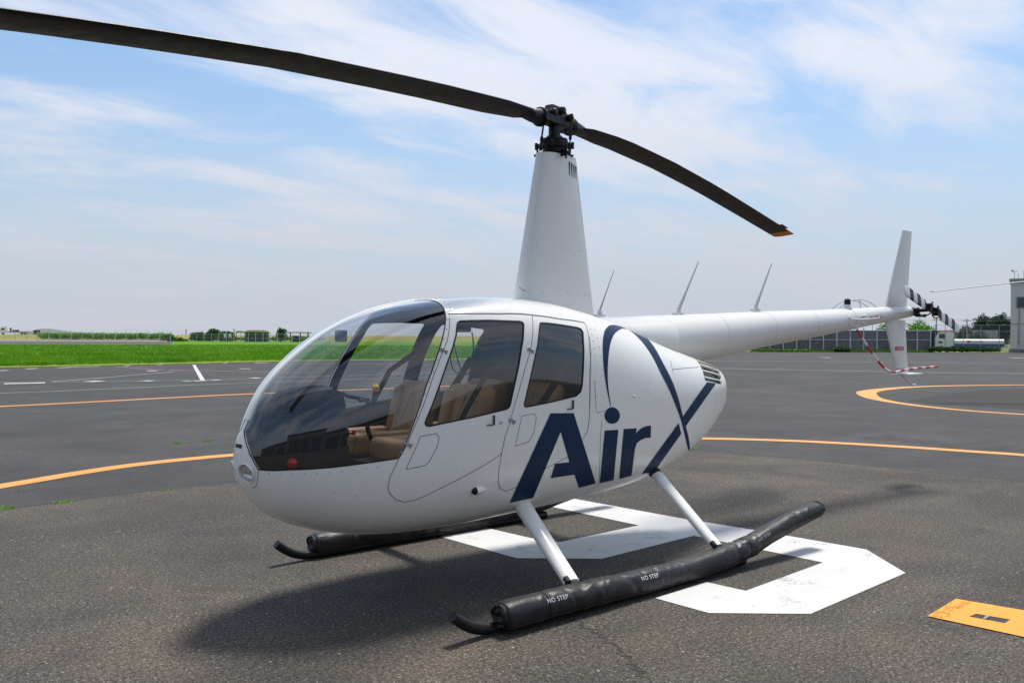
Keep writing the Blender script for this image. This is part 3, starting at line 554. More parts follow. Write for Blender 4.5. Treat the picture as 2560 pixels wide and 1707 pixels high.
# hinges, handles, lamps on the skin
for sd in (1, -1):
    for x, a in ((1.475, 34.9), (1.742, 2.9), (0.812, 29.5), (0.985, 1.0)):
        p, nrm = put_on(x, a, 0.006, sd); m_ = MB(); fwd = Vector((1, 0, 0.12))
        m_.tube([p-fwd*0.028, p+fwd*0.028], 0.005, 8); m_.box(p+Vector((0.012, 0, 0.006)), (0.022, 0.012, 0.02)); m_.box(p-Vector((0.014, 0, 0.010)), (0.012, 0.012, 0.024))
        m_.build('door_hinge', 'grey_trim', heli, True)
    for x, a, kx in ((1.137, 3.5, 1), (0.444, 5.5, 1)):
        p, nrm = put_on(x, a, 0.008, sd); m_ = MB(); m_.box(p, (0.008, 0.010, 0.062)); m_.box(p+Vector((0.030, 0, -0.028)), (0.05, 0.008, 0.006))
        m_.build('door_latch', 'black', heli, bevel=0.0015)
    p, nrm = put_on(1.074, 1.7, 0.0, sd); MB().lathe(p, nrm, [(0, 0.013), (0.006, 0.013), (0.008, 0.007), (0.012, 0.006)], 14).build('door_lock', 'steel', heli, True)
    p, nrm = put_on(-0.211, 8.4, 0.0, sd); MB().lathe(p, nrm, [(0, 0.012), (0.006, 0.010), (0.010, 0.004)], 12).build('fuel_drain_stud', 'whitepl', heli, True)
    p, nrm = put_on(1.231, -31.0, 0.004, sd); m_ = MB()
    m_.lathe(p+Vector((0.012, 0, 0)), (-1, 0, 0.02), [(0, 0.026), (0.02, 0.027), (0.05, 0.020), (0.085, 0.004)], 18)
    nl = m_.build('marker_lamp', 'white2', heli, True)
    MB().lathe(p+Vector((0.012, 0, 0)), (1, 0, 0), [(0, 0.024), (0.012, 0.022), (0.024, 0.012), (0.028, 0.003)], 18).build('lens', 'black', nl, True)
# landing lamps in the nose and the air slot above them
for y in (1, -1):
    ax = Vector((1.0, 0.30*y, -0.30)).normalized(); cx = Vector((2.526, 0.083*y, 0.892))-ax*0.034
    ll = MB().lathe(cx, ax, [(0.000, 0.018), (0.004, 0.036), (0.012, 0.048), (0.030, 0.056), (0.0405, 0.0585), (0.0425, 0.0600), (0.038, 0.0625), (0.010, 0.058), (-0.012, 0.03)], 36).build('landing_lamp', 'whitepl', heli, True)
    MB().lathe(cx, ax, [(0.0045, 0.010), (0.0070, 0.028), (0.014, 0.040), (0.026, 0.046), (0.024, 0.0455), (0.012, 0.038), (0.005, 0.026), (0.003, 0.010)], 32).build('reflector', 'chrome', ll, True)
    MB().lathe(cx, ax, [(0.004, 0.009), (0.020, 0.011), (0.025, 0.005)], 12).build('bulb', 'steel', ll, True)
    MB().lathe(cx, ax, [(0.0320, 0.054), (0.0335, 0.045), (0.0345, 0.020), (0.0350, 0.002)], 32).build('lens', 'lens', ll, True)
MB().box((2.541, 0.012, 1.045), (0.016, 0.072, 0.022), Matrix.Rotation(-0.30, 3, 'Y')).build('nose_air_slot', 'seal', heli, bevel=0.004)

# cabin roof fairing into the boom
def loft(name, rings, mat, parent, smooth=True, caps=True, angle=35, mi=None):
    n = len(rings[0]); V = [p for r in rings for p in r]
    F = [(i*n+k, i*n+(k+1) % n, (i+1)*n+(k+1) % n, (i+1)*n+k) for i in range(len(rings)-1) for k in range(n)]
    if caps: F += [tuple(reversed(range(n))), tuple((len(rings)-1)*n+k for k in range(n))]
    return MB().add(V, F).build(name, mat, parent, smooth, angle=angle)
def ring(x, zc, ry, rz, k=36, e=2.0):
    out = []
    for i in range(k):
        a = 2*PI*i/k; c_, s_ = math.cos(a), math.sin(a); r = (abs(c_)**e+abs(s_)**e)**(-1/e); out.append((x, ry*r*c_, zc+rz*r*s_))
    return out
loft('boom_root_fairing', [ring(0.10, 1.72, 0.10, 0.10, 40, 2.4), ring(-0.12, 1.70, 0.27, 0.155, 40, 2.5), ring(-0.35, 1.68, 0.32, 0.172, 40, 2.5), ring(-0.65, 1.655, 0.305, 0.198, 40, 2.4), ring(-0.95, 1.645, 0.275, 0.222, 40, 2.3), ring(-1.16, 1.645, 0.258, 0.232, 40, 2.2), ring(-1.19, 1.645, 0.245, 0.222, 40, 2.2)], 'white2', heli)
bx = [-0.9, -1.30, -1.92, -2.72, -3.80, -4.90, -5.55, -5.80, -5.86]; bt = [1.862, 1.880, 1.905, 1.942, 1.980, 2.032, 2.063, 2.068, 2.055]; bb = [1.40, 1.432, 1.490, 1.592, 1.706, 1.836, 1.910, 1.940, 1.962]
boom = loft('tail_boom', [ring(x, (t+b)/2, (t-b)/2, (t-b)/2, 40) for x, t, b in zip(bx, bt, bb)], 'white2', heli, angle=50)
for x in (-1.95, -2.75, -3.55, -4.35, -5.1):
    mb = MB()
    t, b = np.interp(-x, [-q for q in bx], bt), np.interp(-x, [-q for q in bx], bb); R0 = (t-b)/2+0.0008; zc = (t+b)/2
    V = [(x+dx, R0*math.cos(k*PI/24), zc+R0*math.sin(k*PI/24)) for dx in (0, 0.0035) for k in range(48)]
    mb.add(V, [(k, (k+1) % 48, 48+(k+1) % 48, 48+k) for k in range(48)]); mb.build('boom_joint', 'grey_trim', boom)
# mast fairing: an aerofoil column
def foil(x0, x1, T_, z, k=22, y0=0.0):
    P = []
    for i in range(k+1):
        t = 0.5-0.5*math.cos(PI*i/k); y = T_*(2.6*math.sqrt(t)-1.1*t-2.6*t*t+1.1*t**3)*0.76 if True else 0
        y = T_*math.sqrt(max(0, math.sin(PI*min(1, t**0.62))))**1.15; P.append((x0+(x1-x0)*t, y0+y, z))
    return P+[(p[0], 2*y0-p[1], p[2]) for p in P[::-1][1:-1]]
rgs = []
for z in np.linspace(1.80, 3.085, 14):
    q = (z-1.95)/(3.085-1.95); fx = 0.392+(0.182-0.392)*q; rx = -0.398+(0.19)*q; Tt = 0.138+(0.080-0.138)*q
    rgs.append(foil(fx, rx, Tt, z+(0.0)))
loft('mast_fairing', rgs, 'white2', heli)
fair = bpy.data.objects['mast_fairing']
mb2 = MB()
for sd in (1, -1):
    for i in range(4):
        x = -0.075-0.033*i; q = 0.92; xf, xr = 0.392-0.210*q, -0.398+0.19*q; t = (xf-x)/(xf-xr); yy = (0.138-0.058*q)*math.sqrt(max(0, math.sin(PI*t**0.62)))**1.15
        MB().box((x, sd*(yy+0.001), 2.985-0.006*i), (0.006, 0.010, 0.105)).build('fairing_slot', 'seal', fair)
    for z, xs_ in ((2.36, (0.27, 0.02, -0.03, -0.20, -0.225, -0.3)), (2.02, (0.35, 0.25, 0.0, -0.12, -0.24, -0.26, -0.33))):
        for x in xs_:
            q = (z-1.95)/1.135; xf, xr = 0.392-0.210*q, -0.398+0.19*q; t = min(1, max(0, (xf-x)/(xf-xr))); yy = (0.138-0.058*q)*math.sqrt(max(0, math.sin(PI*t**0.62)))**1.15
            mb2.lathe((x, sd*yy, z), (0, sd, 0), [(-0.002, 0.0042), (0.0015, 0.0038)], 8)
tag(mb2.build('fairing_screw', 'grey_trim', fair), kind='stuff')
MB().tube([(0.36, 0.05, 2.03), (0.42, 0.09, 2.035), (0.46, 0.10, 2.05)], 0.005, 8).build('temperature_probe', 'steel', heli)

# rotor head
AZ = math.radians(13); ux = Vector((math.cos(AZ), math.sin(AZ), 0)); uy = Vector((-math.sin(AZ), math.cos(AZ), 0)); Z = Vector((0, 0, 1)); HB = Vector((0.012, 0, 0))
mb = MB(); mb.lathe((0.02, 0, 3.0), (0, 0, 1), [(0, 0.07), (0.09, 0.07), (0.10, 0.085), (0.135, 0.088), (0.14, 0.06), (0.17, 0.05), (0.20, 0.047), (0.32, 0.045)], 28)
mb.build('rotor_mast', 'black', heli, True)
mb = MB(); mb.lathe((0.02, 0, 3.135), (0, 0, 1), [(0, 0.060), (0.004, 0.112), (0.040, 0.116), (0.046, 0.100), (0.052, 0.104), (0.070, 0.102), (0.076, 0.070), (0.095, 0.058)], 36)
for k in range(4):
    a = AZ+k*PI/2+0.5; d = Vector((math.cos(a), math.sin(a), 0)); mb.box(Vector((0.02, 0, 3.155))+d*0.125, (0.05, 0.03, 0.03), Matrix.Rotation(a, 3, 'Z')); mb.lathe(Vector((0.02, 0, 3.13))+d*0.14, Z, [(0, 0.012), (0.05, 0.012)], 10)
mb.build('swashplate', 'black', heli, True)
for k in range(5):
    mb = MB(); a = k*1.26+0.3; d = Vector((math.cos(a), math.sin(a), 0)); p = Vector((0.02, 0, 3.09))+d*0.10
    mb.box(p, (0.045, 0.02, 0.05), Matrix.Rotation(a, 3, 'Z')); mb.tube([p+d*0.03+Vector((0, 0, -0.05)), p+d*0.035+Vector((0, 0, 0.055))], 0.008, 8); mb.tube([p+d*0.04-uy*0.02, p+d*0.04+uy*0.02], 0.010, 8); mb.build('control_arm', 'black', heli, True)
mb = MB()
hubR = Matrix((ux, uy, Z)).transposed()
mb.box(HB+Z*3.350, (0.34, 0.115, 0.085), hubR); 
hub = mb.build('rotor_hub', 'black', heli, bevel=0.012)
mb = MB(); mb.box(HB+Z*3.415+ux*0.0, (0.27, 0.10, 0.085), hubR, taper=0.62)
for s_ in (-0.11, 0.0, 0.11): mb.lathe(HB+ux*s_+Z*(3.385 if s_ else 3.42)-uy*0.088, uy, [(0, 0.020), (0.006, 0.028), (0.012, 0.030), (0.165, 0.030), (0.170, 0.028), (0.176, 0.020)], 20)
mb.box(HB+ux*0.19+Z*3.33+uy*0.075, (0.10, 0.02, 0.05), hubR); mb.box(HB-ux*0.19+Z*3.33-uy*0.075, (0.10, 0.02, 0.05), hubR)
mb.build('hinge_bolt', 'black', hub, True)
for a0, a1 in ((Vector((0.165, 0.0, 3.12)), Vector((0.150, 0.02, 3.31))), (Vector((-0.085, 0.06, 3.15)), Vector((-0.105, 0.06, 3.39)))):
    mb = MB(); mb.tube([a0, a0+(a1-a0)*0.25, a0+(a1-a0)*0.26, a0+(a1-a0)*0.45, a0+(a1-a0)*0.46, a1], [0.006, 0.006, 0.012, 0.012, 0.007, 0.007], 10); mb.lathe(a0-Z*0.02, Z, [(0, 0.012), (0.04, 0.012)], 10); mb.lathe(a1-Z*0.01, Z, [(0, 0.013), (0.03, 0.013)], 10); mb.build('pitch_link', 'black', heli, True)

def blade(name, az, zr, pitch, sgn, tipmat, parent, label):
    """rotor blade along radius; zr = (r, z) centre line; pitch = (r, deg) nose-up; CCW rotor so the leading edge is +90 deg of azimuth"""
    e = Vector((math.cos(az), math.sin(az), 0)); l = Vector((-math.sin(az), math.cos(az), 0))
    rr = [0.34, 0.42, 0.55, 0.75, 1.0]+list(np.arange(1.4, 4.81, 0.4))+[4.83]; prof = []
    for i in range(13):
        t = 0.5-0.5*math.cos(PI*i/12); th = 5*0.12*(0.2969*math.sqrt(t)-0.126*t-0.3516*t*t+0.2843*t**3-0.1015*t**4); prof.append((t, th))
    loop = [(t, th) for t, th in prof]+[(t, -th) for t, th in prof[::-1][1:-1]]
    def sec(r):
        c_ = np.interp(r, [0.34, 0.42, 0.75, 1.2, 5.03], [0.12, 0.19, 0.25, 0.262, 0.262]); tk = np.interp(r, [0.34, 0.6, 1.4, 5.03], [2.2, 1.4, 1.0, 0.85]); z = np.interp(r, *zip(*zr)); p = math.radians(np.interp(r, *zip(*pitch)))
        out = []
        for t, th in loop:
            a = (0.5-t)*c_; b = th*c_*tk; out.append(HB+e*r+l*(a*math.cos(p)-b*math.sin(p))+Z*(z+a*math.sin(p)+b*math.cos(p)))
        return out
    b = loft(name, [sec(r) for r in rr], 'blade', parent, True, True, 30); b['label'] = label
    loft('blade_tip', [sec(r) for r in (4.8301, 4.93, 5.01, 5.03)], tipmat, b, True, True, 30)
    z = np.interp(4.62, *zip(*zr)); p = math.radians(np.interp(4.62, *zip(*pitch))); P = []
    for r in (4.52, 4.72):
        for a in (-0.125, -0.165): P.append(HB+e*r+l*(a*math.cos(p))+Z*(np.interp(r, *zip(*zr))+a*math.sin(p)))
    P = P+[q+Z*0.003 for q in P]
    MB().add(P, [(0, 1, 3, 2), (4, 6, 7, 5), (0, 4, 5, 1), (1, 5, 7, 3), (3, 7, 6, 2), (2, 6, 4, 0)]).build('trim_tab', 'blade', b)
    z0 = np.interp(0.3, *zip(*zr))
    o0 = HB+e*0.14+Z*3.345; ax = (HB+e*0.42+Z*np.interp(0.42, *zip(*zr))-o0).normalized()
    m_ = MB().lathe(o0, ax, [(0, 0.045), (0.03, 0.060), (0.055, 0.073), (0.072, 0.073), (0.076, 0.062), (0.12, 0.057), (0.19, 0.048), (0.25, 0.038), (0.30, 0.026)], 30)
    for k in range(22):
        a = 2*PI*k/22; s1 = ax.cross(Z).normalized(); s2 = s1.cross(ax); m_.lathe(o0+ax*0.072+(s1*math.cos(a)+s2*math.sin(a))*0.067, ax, [(0, 0.005), (0.012, 0.005)], 6)
    m_.build('blade_root_housing', 'black', b, True)
    return b
blade('main_rotor_blade', AZ, [(0.34, 3.325), (0.57, 3.312), (1.54, 3.250), (2.63, 3.155), (3.43, 3.050), (4.03, 2.965), (5.03, 2.800)], [(0.3, 11), (1.5, 8), (5, 2)], 1, 'orange_tip', heli, 'black main rotor blade sweeping out over the nose')
blade('main_rotor_blade', AZ+PI, [(0.34, 3.345), (1.04, 3.335), (1.84, 3.291), (2.78, 3.207), (3.92, 3.076), (5.03, 2.945)], [(0.3, -5), (1.2, -3), (5, -2)], 1, 'orange_tip', heli, 'black main rotor blade with orange tip over the tail boom')
p = HB-ux*0.25+Z*3.355; MB().lathe(p, -ux, [(0, 0.03), (0.03, 0.036), (0.08, 0.034), (0.10, 0.02)], 18).build('hub_weight', 'grey_trim', hub, True)

# whip aerials on the boom
for (x, z, tx, tz, r) in ((-0.484, 1.85, -0.667, 2.219, 0.005), (-1.481, 1.885, -1.777, 2.354, 0.0095), (-2.648, 1.945, -2.928, 2.401, 0.010)):
    m_ = MB(); d = Vector((tx-x, 0, tz-z)); b0 = Vector((x, 0, z+0.045)); m_.tube([b0, b0+d*0.35, b0+d*0.93], [r*1.7, r*1.1, r*0.5], 10, upv=(0, 1, 0))
    an = m_.build('aerial', 'aerial', heli, True)
    m2_ = MB(); m2_.box((x+0.01, 0, z+0.008), (0.10, 0.05, 0.018)); m2_.lathe((x, 0, z+0.01), (d.x*0.3, 0, d.z), [(0, 0.022), (0.03, 0.020), (0.05, 0.012)], 14); m2_.build('aerial_base', 'whitepl', an, True)
MB().lathe((-4.36, 0, 2.00), Z, [(0, 0.05), (0.018, 0.048), (0.022, 0.036), (0.05, 0.034)], 20).build('beacon_base', 'whitepl', heli, True)
MB().lathe((-4.36, 0, 2.051), Z, [(0, 0.033), (0.05, 0.033), (0.062, 0.022), (0.066, 0.006)], 20).build('beacon_lamp', 'console', heli, True)
# fins
def fin(name, z0, z1, f0, r0_, f1, r1_, t0, t1, n=8):
    rg = []
    for i in range(n):
        q = i/(n-1); z = z0+(z1-z0)*q; P = foil(f0+(f1-f0)*q, r0_+(r1_-r0_)*q, t0+(t1-t0)*q, z, 14); rg.append(P)
    return loft(name, rg, 'white2', heli)
fin('upper_fin', 2.03, 2.962, -5.205, -5.725, -5.618, -5.848, 0.030, 0.018)
lf = fin('lower_fin', 1.90, 1.272, -5.19, -5.69, -5.485, -5.772, 0.032, 0.022)
MB().box((-5.74, 0.0, 1.262), (0.42, 0.20, 0.012)).build('tail_plate', 'whitepl', heli, bevel=0.003)
MB().tube(catmull([(-5.60, 0, 1.26), (-5.70, 0, 1.205), (-5.82, 0, 1.150), (-5.90, 0, 1.122), (-5.95, 0, 1.124)], 4), 0.011, 10, upv=(0, 1, 0)).lathe((-5.94, 0, 1.112), Z, [(0, 0.016), (0.012, 0.022), (0.026, 0.016)], 12).build('tail_skid', 'whitepl', heli, True)
# striped guard tube
gp = catmull([(-4.40, 0.09, 1.775), (-4.49, 0.15, 1.62), (-4.58, 0.22, 1.46), (-4.66, 0.27, 1.36), (-4.78, 0.30, 1.312), (-4.95, 0.30, 1.322), (-5.15, 0.30, 1.338), (-5.5, 0.30, 1.348), (-5.87, 0.30, 1.356)], 10)
L = [0]
for i in range(1, len(gp)): L.append(L[-1]+(gp[i]-gp[i-1]).length)
def gpt(s): 
    i = max(1, min(len(L)-1, int(np.searchsorted(L, s)))); t = (s-L[i-1])/(L[i]-L[i-1]); return gp[i-1].lerp(gp[i], t)
grd = None; nseg = 17
for i in range(nseg):
    a, b = L[-1]*i/nseg, L[-1]*(i+1)/nseg; o = MB().tube([gpt(a+(b-a)*k/4) for k in range(5)], 0.0125, 12, upv=(0.2, 1, 0.1)).build('guard_band', 'red' if i % 2 == 0 else 'whitepl', None, True)
    if grd is None:
        grd = bpy.data.objects.new('tail_rotor_guard', o.data); COL.objects.link(grd); grd.parent = heli; bpy.data.objects.remove(o)
    else: o.parent = grd
MB().tube([(-5.49, 0.0, 1.33), (-5.47, 0.15, 1.338), (-5.45, 0.30, 1.346)], 0.010, 8).box((-4.36, 0.08, 1.785), (0.10, 0.05, 0.012)).build('guard_bracket', 'whitepl', grd, True)
# hand rail and placards on the boom
MB().tube(catmull([(-4.20, 0.115, 1.90), (-4.22, 0.165, 1.885), (-4.50, 0.168, 1.893), (-4.78, 0.150, 1.912)], 5), 0.0065, 8).lathe((-4.20, 0.10, 1.905), (0, 1, 0), [(0, 0.018), (0.03, 0.016)], 12).lathe((-4.50, 0.085, 1.925), (0, 1, 0), [(0, 0.018), (0.06, 0.014)], 12).lathe((-4.20, 0.10, 1.835), (0, 1, 0.1), [(0, 0.016), (0.03, 0.013)], 12).lathe((-4.50, 0.09, 1.85), (0, 1, 0.1), [(0, 0.016), (0.03, 0.013)], 12).build('boom_rail', 'whitepl', boom, True)
def boom_print(x0, zoff, pts2, mat, name, par, R_extra=0.0015):
    V = []
    for px, pz in pts2:
        x = x0-px; t, b = np.interp(-x, [-q for q in bx], bt), np.interp(-x, [-q for q in bx], bb); R0 = (t-b)/2+R_extra; zc = (t+b)/2; an = math.asin(max(-.95, min(.95, (zoff+pz)/R0)))
        V.append((x, R0*math.cos(an), zc+R0*math.sin(an)))
    return V
tv, tf = text_mesh('DANGER', 0.052)
V = boom_print(-4.74, -0.002, [(v.x, v.y) for v in tv], 'red', '', None); MB().add(V, tf).build('warning_lettering', 'red', boom)
V = boom_print(-4.90, -0.004, [(0, -0.034), (0.05, 0), (0, 0.034), (-0.012, 0.02), (-0.012, -0.02)], 'red', '', None); MB().add(V, [(0, 1, 2, 3, 4)]).build('warning_arrow', 'red', boom)
MB().box((-5.50, 0.029, 1.567), (0.20, 0.003, 0.044)).build('warning_plate', 'red', lf, bevel=0.001)
tv, tf = text_mesh('DANGER', 0.036); MB().add([(-5.50-v.x, 0.0315, 1.567+v.y) for v in tv], tf).build('warning_lettering', 'whitepl', lf)
# tail rotor
TH = Vector((-5.81, 0.27, 2.022))
mb = MB(); mb.lathe((-5.80, 0.02, 2.015), (0, 1, 0.02), [(0, 0.05), (0.03, 0.052), (0.05, 0.040), (0.09, 0.038), (0.10, 0.022), (0.25, 0.018)], 20); mb.box((-5.84, 0.05, 2.0), (0.07, 0.08, 0.09)); mb.box((-5.83, 0.11, 1.96), (0.05, 0.03, 0.03)); mb.tube([(-5.84, 0.05, 1.95), (-5.86, 0.15, 1.945), (-5.90, 0.22, 1.99)], 0.008, 8); mb.lathe((-5.83, 0.15, 1.955), (0, 1, 0), [(0, 0.02), (0.03, 0.02)], 12)
mb.build('tail_gearbox', 'black', heli, True)
td = Vector((-0.958, 0, -0.287)).normalized(); tn = Vector((-td.z, 0, td.x)); mb = MB()
TR = Matrix((td, Vector((0, 1, 0)), td.cross(Vector((0, 1, 0))))).transposed()
mb.box(TH, (0.30, 0.05, 0.05), TR); mb.lathe(TH-Vector((0, 0.04, 0)), (0, 1, 0), [(0, 0.03), (0.1, 0.03), (0.11, 0.018)], 16)
for s_ in (-0.10, 0.10):
    mb.box(TH+td*s_+Vector((0, 0.0, 0.0)), (0.06, 0.075, 0.075), TR); mb.tube([TH+td*s_+Vector((0, -0.05, -0.03)), TH+td*s_*1.6+Vector((0, -0.05, -0.05)), TH+td*s_*1.7+Vector((0, 0.0, -0.04))], 0.008, 8); mb.tube([TH+td*s_+Vector((0, 0.03, 0.03)), TH+td*s_*0.7+Vector((0, 0.03, 0.07))], 0.010, 8)
mb.build('tail_rotor_hub', 'black', heli, bevel=0.004)
for sg in (1, -1):
    tb = None; cuts = [0.17, 0.23, 0.325, 0.42, 0.515, 0.61, 0.735]
    for i in range(6):
        rg = []
        for r in (cuts[i]+0.0002, (cuts[i]+cuts[i+1])/2, cuts[i+1]):
            ch = np.interp(r, [0.17, 0.21, 0.70, 0.735], [0.075, 0.145, 0.145, 0.110]); pts = []; yw = math.radians(10)
            for j in range(20):
                a = 2*PI*j/20; u_, w_ = math.cos(a)*ch/2, math.sin(a)*0.008*(1.2-0.5*math.cos(a)); pts.append(TH+td*(r*sg)+tn*(u_*math.cos(yw)*sg)+Vector((0, 1, 0))*(w_+u_*math.sin(yw)*sg))
            rg.append(pts)
        o = loft('tail_rotor_blade' if tb is None else 'blade_band', rg, ('black', 'whitepl', 'black', 'whitepl', 'black', 'whitepl')[i], heli if tb is None else tb, True, True, 40)
        if tb is None: tb = o

# skids, struts and the stowed float covers
def strut(top, bot, c0, c1, lab):
    t_, b_ = Vector(top), Vector(bot); n = 7
    s_ = MB().tube([t_.lerp(b_, i/(n-1)) for i in range(n)], [(c0+(c1-c0)*i/(n-1))*0.36 for i in range(n)], 24, asp=1.55).build('skid_strut', 'white', heli, True)
    d = (b_-t_).normalized()
    MB().tube([t_-d*0.01, t_+d*0.035], c0*0.40, 20, asp=1.5).build('strut_collar', 'seal', s_, True)
    MB().tube([t_+d*0.02, t_+d*0.10], c0*0.375, 20, asp=1.55).build('strut_sleeve', 'white2', s_, True)
    MB().lathe(b_+Vector((0.040, 0.012*np.sign(b_.y), 0.012)), d, [(-0.045, 0.014), (-0.04, 0.020), (0.0, 0.020)], 14).build('strut_clip', 'seal', s_, True)
for sd in (1, -1):
    strut((0.725, 0.43*sd, 0.56), (0.842, 1.055*sd, 0.165), 0.118, 0.100, '')
    strut((-0.660, 0.43*sd, 0.635), (-0.630, 1.055*sd, 0.165), 0.100, 0.088, '')
    sk = MB().tube(catmull([(1.785, 1.09*sd, 0.158), (1.72, 1.09*sd, 0.108), (1.64, 1.09*sd, 0.064), (1.55, 1.09*sd, 0.040), (1.45, 1.09*sd, 0.034), (1.2, 1.09*sd, 0.033), (-0.9, 1.09*sd, 0.033)], 5), 0.032, 20, upv=(0, 1, 0)).build('skid_tube', 'black', heli, True)
    # float cover: a fat sleeve with puckers
    cl = [(1.475, 0.104, 0.070, 0.062), (1.465, 0.104, 0.088, 0.080), (1.43, 0.104, 0.094, 0.088), (1.30, 0.106, 0.092, 0.086), (1.00, 0.105, 0.090, 0.083), (0.84, 0.104, 0.092, 0.084), (0.60, 0.100, 0.088, 0.084), (0.30, 0.092, 0.092, 0.083), (0.05, 0.090, 0.088, 0.080), (-0.25, 0.090, 0.086, 0.079), (-0.50, 0.102, 0.090, 0.081), (-0.63, 0.112, 0.094, 0.084), (-0.72, 0.122, 0.084, 0.074), (-0.80, 0.130, 0.090, 0.080), (-0.95, 0.152, 0.082, 0.074), (-1.15, 0.196, 0.080, 0.072), (-1.40, 0.245, 0.078, 0.070), (-1.70, 0.288, 0.076, 0.066), (-1.83, 0.304, 0.074, 0.062), (-1.86, 0.307, 0.066, 0.055)]
    xs_ = [c_[0] for c_ in cl][::-1]; rg = []; rs_ = random.Random(3+sd)
    ph = [rs_.uniform(0, 6.28) for _ in range(8)]; folds = [(rs_.uniform(-1.7, 1.4), rs_.uniform(-0.12, 0.12), rs_.uniform(0.012, 0.035), rs_.choice((-1, 1))*rs_.uniform(0.03, 0.075)) for _ in range(26)]+[(-0.66, 0.06, 0.02, -0.09), (-0.74, -0.05, 0.016, -0.08), (0.50, 0.10, 0.03, -0.08), (0.62, -0.08, 0.02, 0.06)]
    cl = [(c_[0], c_[1]-0.004, c_[2]*0.93, c_[3]*0.94) for c_ in cl]
    for i in range(300):
        x = 1.475+(-1.86-1.475)*i/299; zc, ry, rz = [float(np.interp(x, xs_, [c_[k] for c_ in cl][::-1])) for k in (1, 2, 3)]; P = []
        pk = sum(math.exp(-((x-x0)/0.03)**2) for x0 in (-0.56, -0.74, 0.84, 0.40))
        for j in range(40):
            a = 2*PI*j/40; ca, sa = math.cos(a), math.sin(a); rr_ = 1+0.016*math.sin(3*a+7*x+ph[0])+0.014*math.sin(2*a-11*x+ph[1])+0.006*math.sin(5*a+23*x+ph[2])+0.025*pk*math.sin(9*a+60*x+ph[3])+sum(A_*math.exp(-((x-x0_-k_*math.sin(a-1.2))/w__)**2) for x0_, k_, w__, A_ in folds)
            e = 2.5; r_ = (abs(ca)**e+abs(sa)**e)**(-1/e)*rr_; z = zc+rz*r_*sa; P.append((x, 1.125*sd+ry*r_*ca, max(z, 0.006+max(0, (0.16-zc))*0.0)))
        rg.append(P)
    fc = loft('float_cover', rg, 'vinyl', sk, True, False, 60)
    for j in (36, 20): MB().tube([Vector(r_[j])*1.0 for r_ in rg[2:-2:3]], 0.0045, 6).build('cover_seam', 'strap', sk, True)
    for i in (28, 208): MB().tube([Vector((r_[0]+0.0, 1.125*sd+(r_[1]-1.125*sd)*1.012, 0.10+(r_[2]-0.10)*1.012)) if i < 180 else Vector(r_) for r_ in rg[i]], 0.0035, 5, closed=True, upv=(1, 0, 0)).build('cover_cord', 'strap', sk, True)
    for x, zc, ry, rz, nm in ((1.473, 0.104, 0.072, 0.064, 'cover_end'), (-1.858, 0.307, 0.066, 0.055, 'cover_end')):
        s2 = 1 if x > 0 else -1; rgs = []
        for dx, k in ((0.0, 1.0), (0.012*s2, 1.03), (0.018*s2, 0.92), (0.004*s2, 0.72), (0.010*s2, 0.45), (-0.004*s2, 0.1)):
            rgs.append([(x+dx+0.006*math.sin(7*j), 1.125*sd+ry*k*math.cos(2*PI*j/28)*(1+0.05*math.sin(5*j)), zc+rz*k*math.sin(2*PI*j/28)*(1+0.05*math.sin(3*j))) for j in range(28)])
        loft(nm, rgs, 'vinyl', sk, True, True, 40)
    if sd > 0:
        for x0, sz in ((1.10, 0.038), (0.28, 0.038), (-1.02, 0.036)):
            tv, tf = text_mesh('NO STEP', sz, spacing=1.15); zc = float(np.interp(x0, xs_, [c_[1] for c_ in cl][::-1])); V = []
            for v in tv:
                x = x0-v.x; zc = float(np.interp(x, xs_, [c_[1] for c_ in cl][::-1])); an = math.radians(34)+v.y/0.088; e = 2.5; ca, sa = math.cos(an), math.sin(an); r_ = (abs(ca)**e+abs(sa)**e)**(-1/e)
                ry, rz = float(np.interp(x, xs_, [c_[2] for c_ in cl][::-1])), float(np.interp(x, xs_, [c_[3] for c_ in cl][::-1])); k = 1.05
                V.append((x, 1.125+ry*r_*ca*k, zc+rz*r_*sa*k))
            MB().add(V, tf).build('cover_lettering', 'grey_trim' if x0 < -0.5 else 'whitepl', sk)

# cabin interior
def cushion(name, c, size, mat, parent, rot=None, bev=0.05):
    mb = MB().box(c, size, rot); o = mb.build(name, mat, parent)
    bm = bmesh.new(); bm.from_mesh(o.data); bmesh.ops.bevel(bm, geom=bm.edges[:], offset=bev, segments=4, affect='EDGES', profile=0.6); bm.to_mesh(o.data); bm.free()
    o.data.polygons.foreach_set('use_smooth', [True]*len(o.data.polygons)); return o
for x0, ys, nm, mt in ((1.22, (0.31, -0.31), 'front_seat', 'leather'), (0.60, (0.30, -0.30), 'rear_seat', 'leather')):
    for y in ys:
        se = cushion(nm, (x0+0.24, y, 0.955), (0.52, 0.45, 0.15), mt, heli, Matrix.Rotation(math.radians(-5), 3, 'Y'))
        bz = 1.375 if nm == 'front_seat' else 1.34
        R_ = Matrix.Rotation(math.radians(-15 if nm == 'front_seat' else -20), 3, 'Y')
        bk = cushion('backrest', (x0-0.12, y, 1.125), (0.12, 0.40, 0.50), mt, se, R_, 0.058)
        for s_ in (-1, 1): cushion('bolster', (x0-0.075, y+s_*0.155, 1.11), (0.12, 0.10, 0.46), mt, se, R_, 0.045); cushion('bolster', (x0+0.25, y+s_*0.17, 1.005), (0.48, 0.10, 0.08), mt, se, None, 0.035)
        MB().tube(catmull([(x0-0.10, y+0.02, 1.30), (x0-0.045, y+0.01, 1.18), (x0+0.0, y, 1.05)], 3), 0.004, 6).build('seam', 'leather_dark', se)
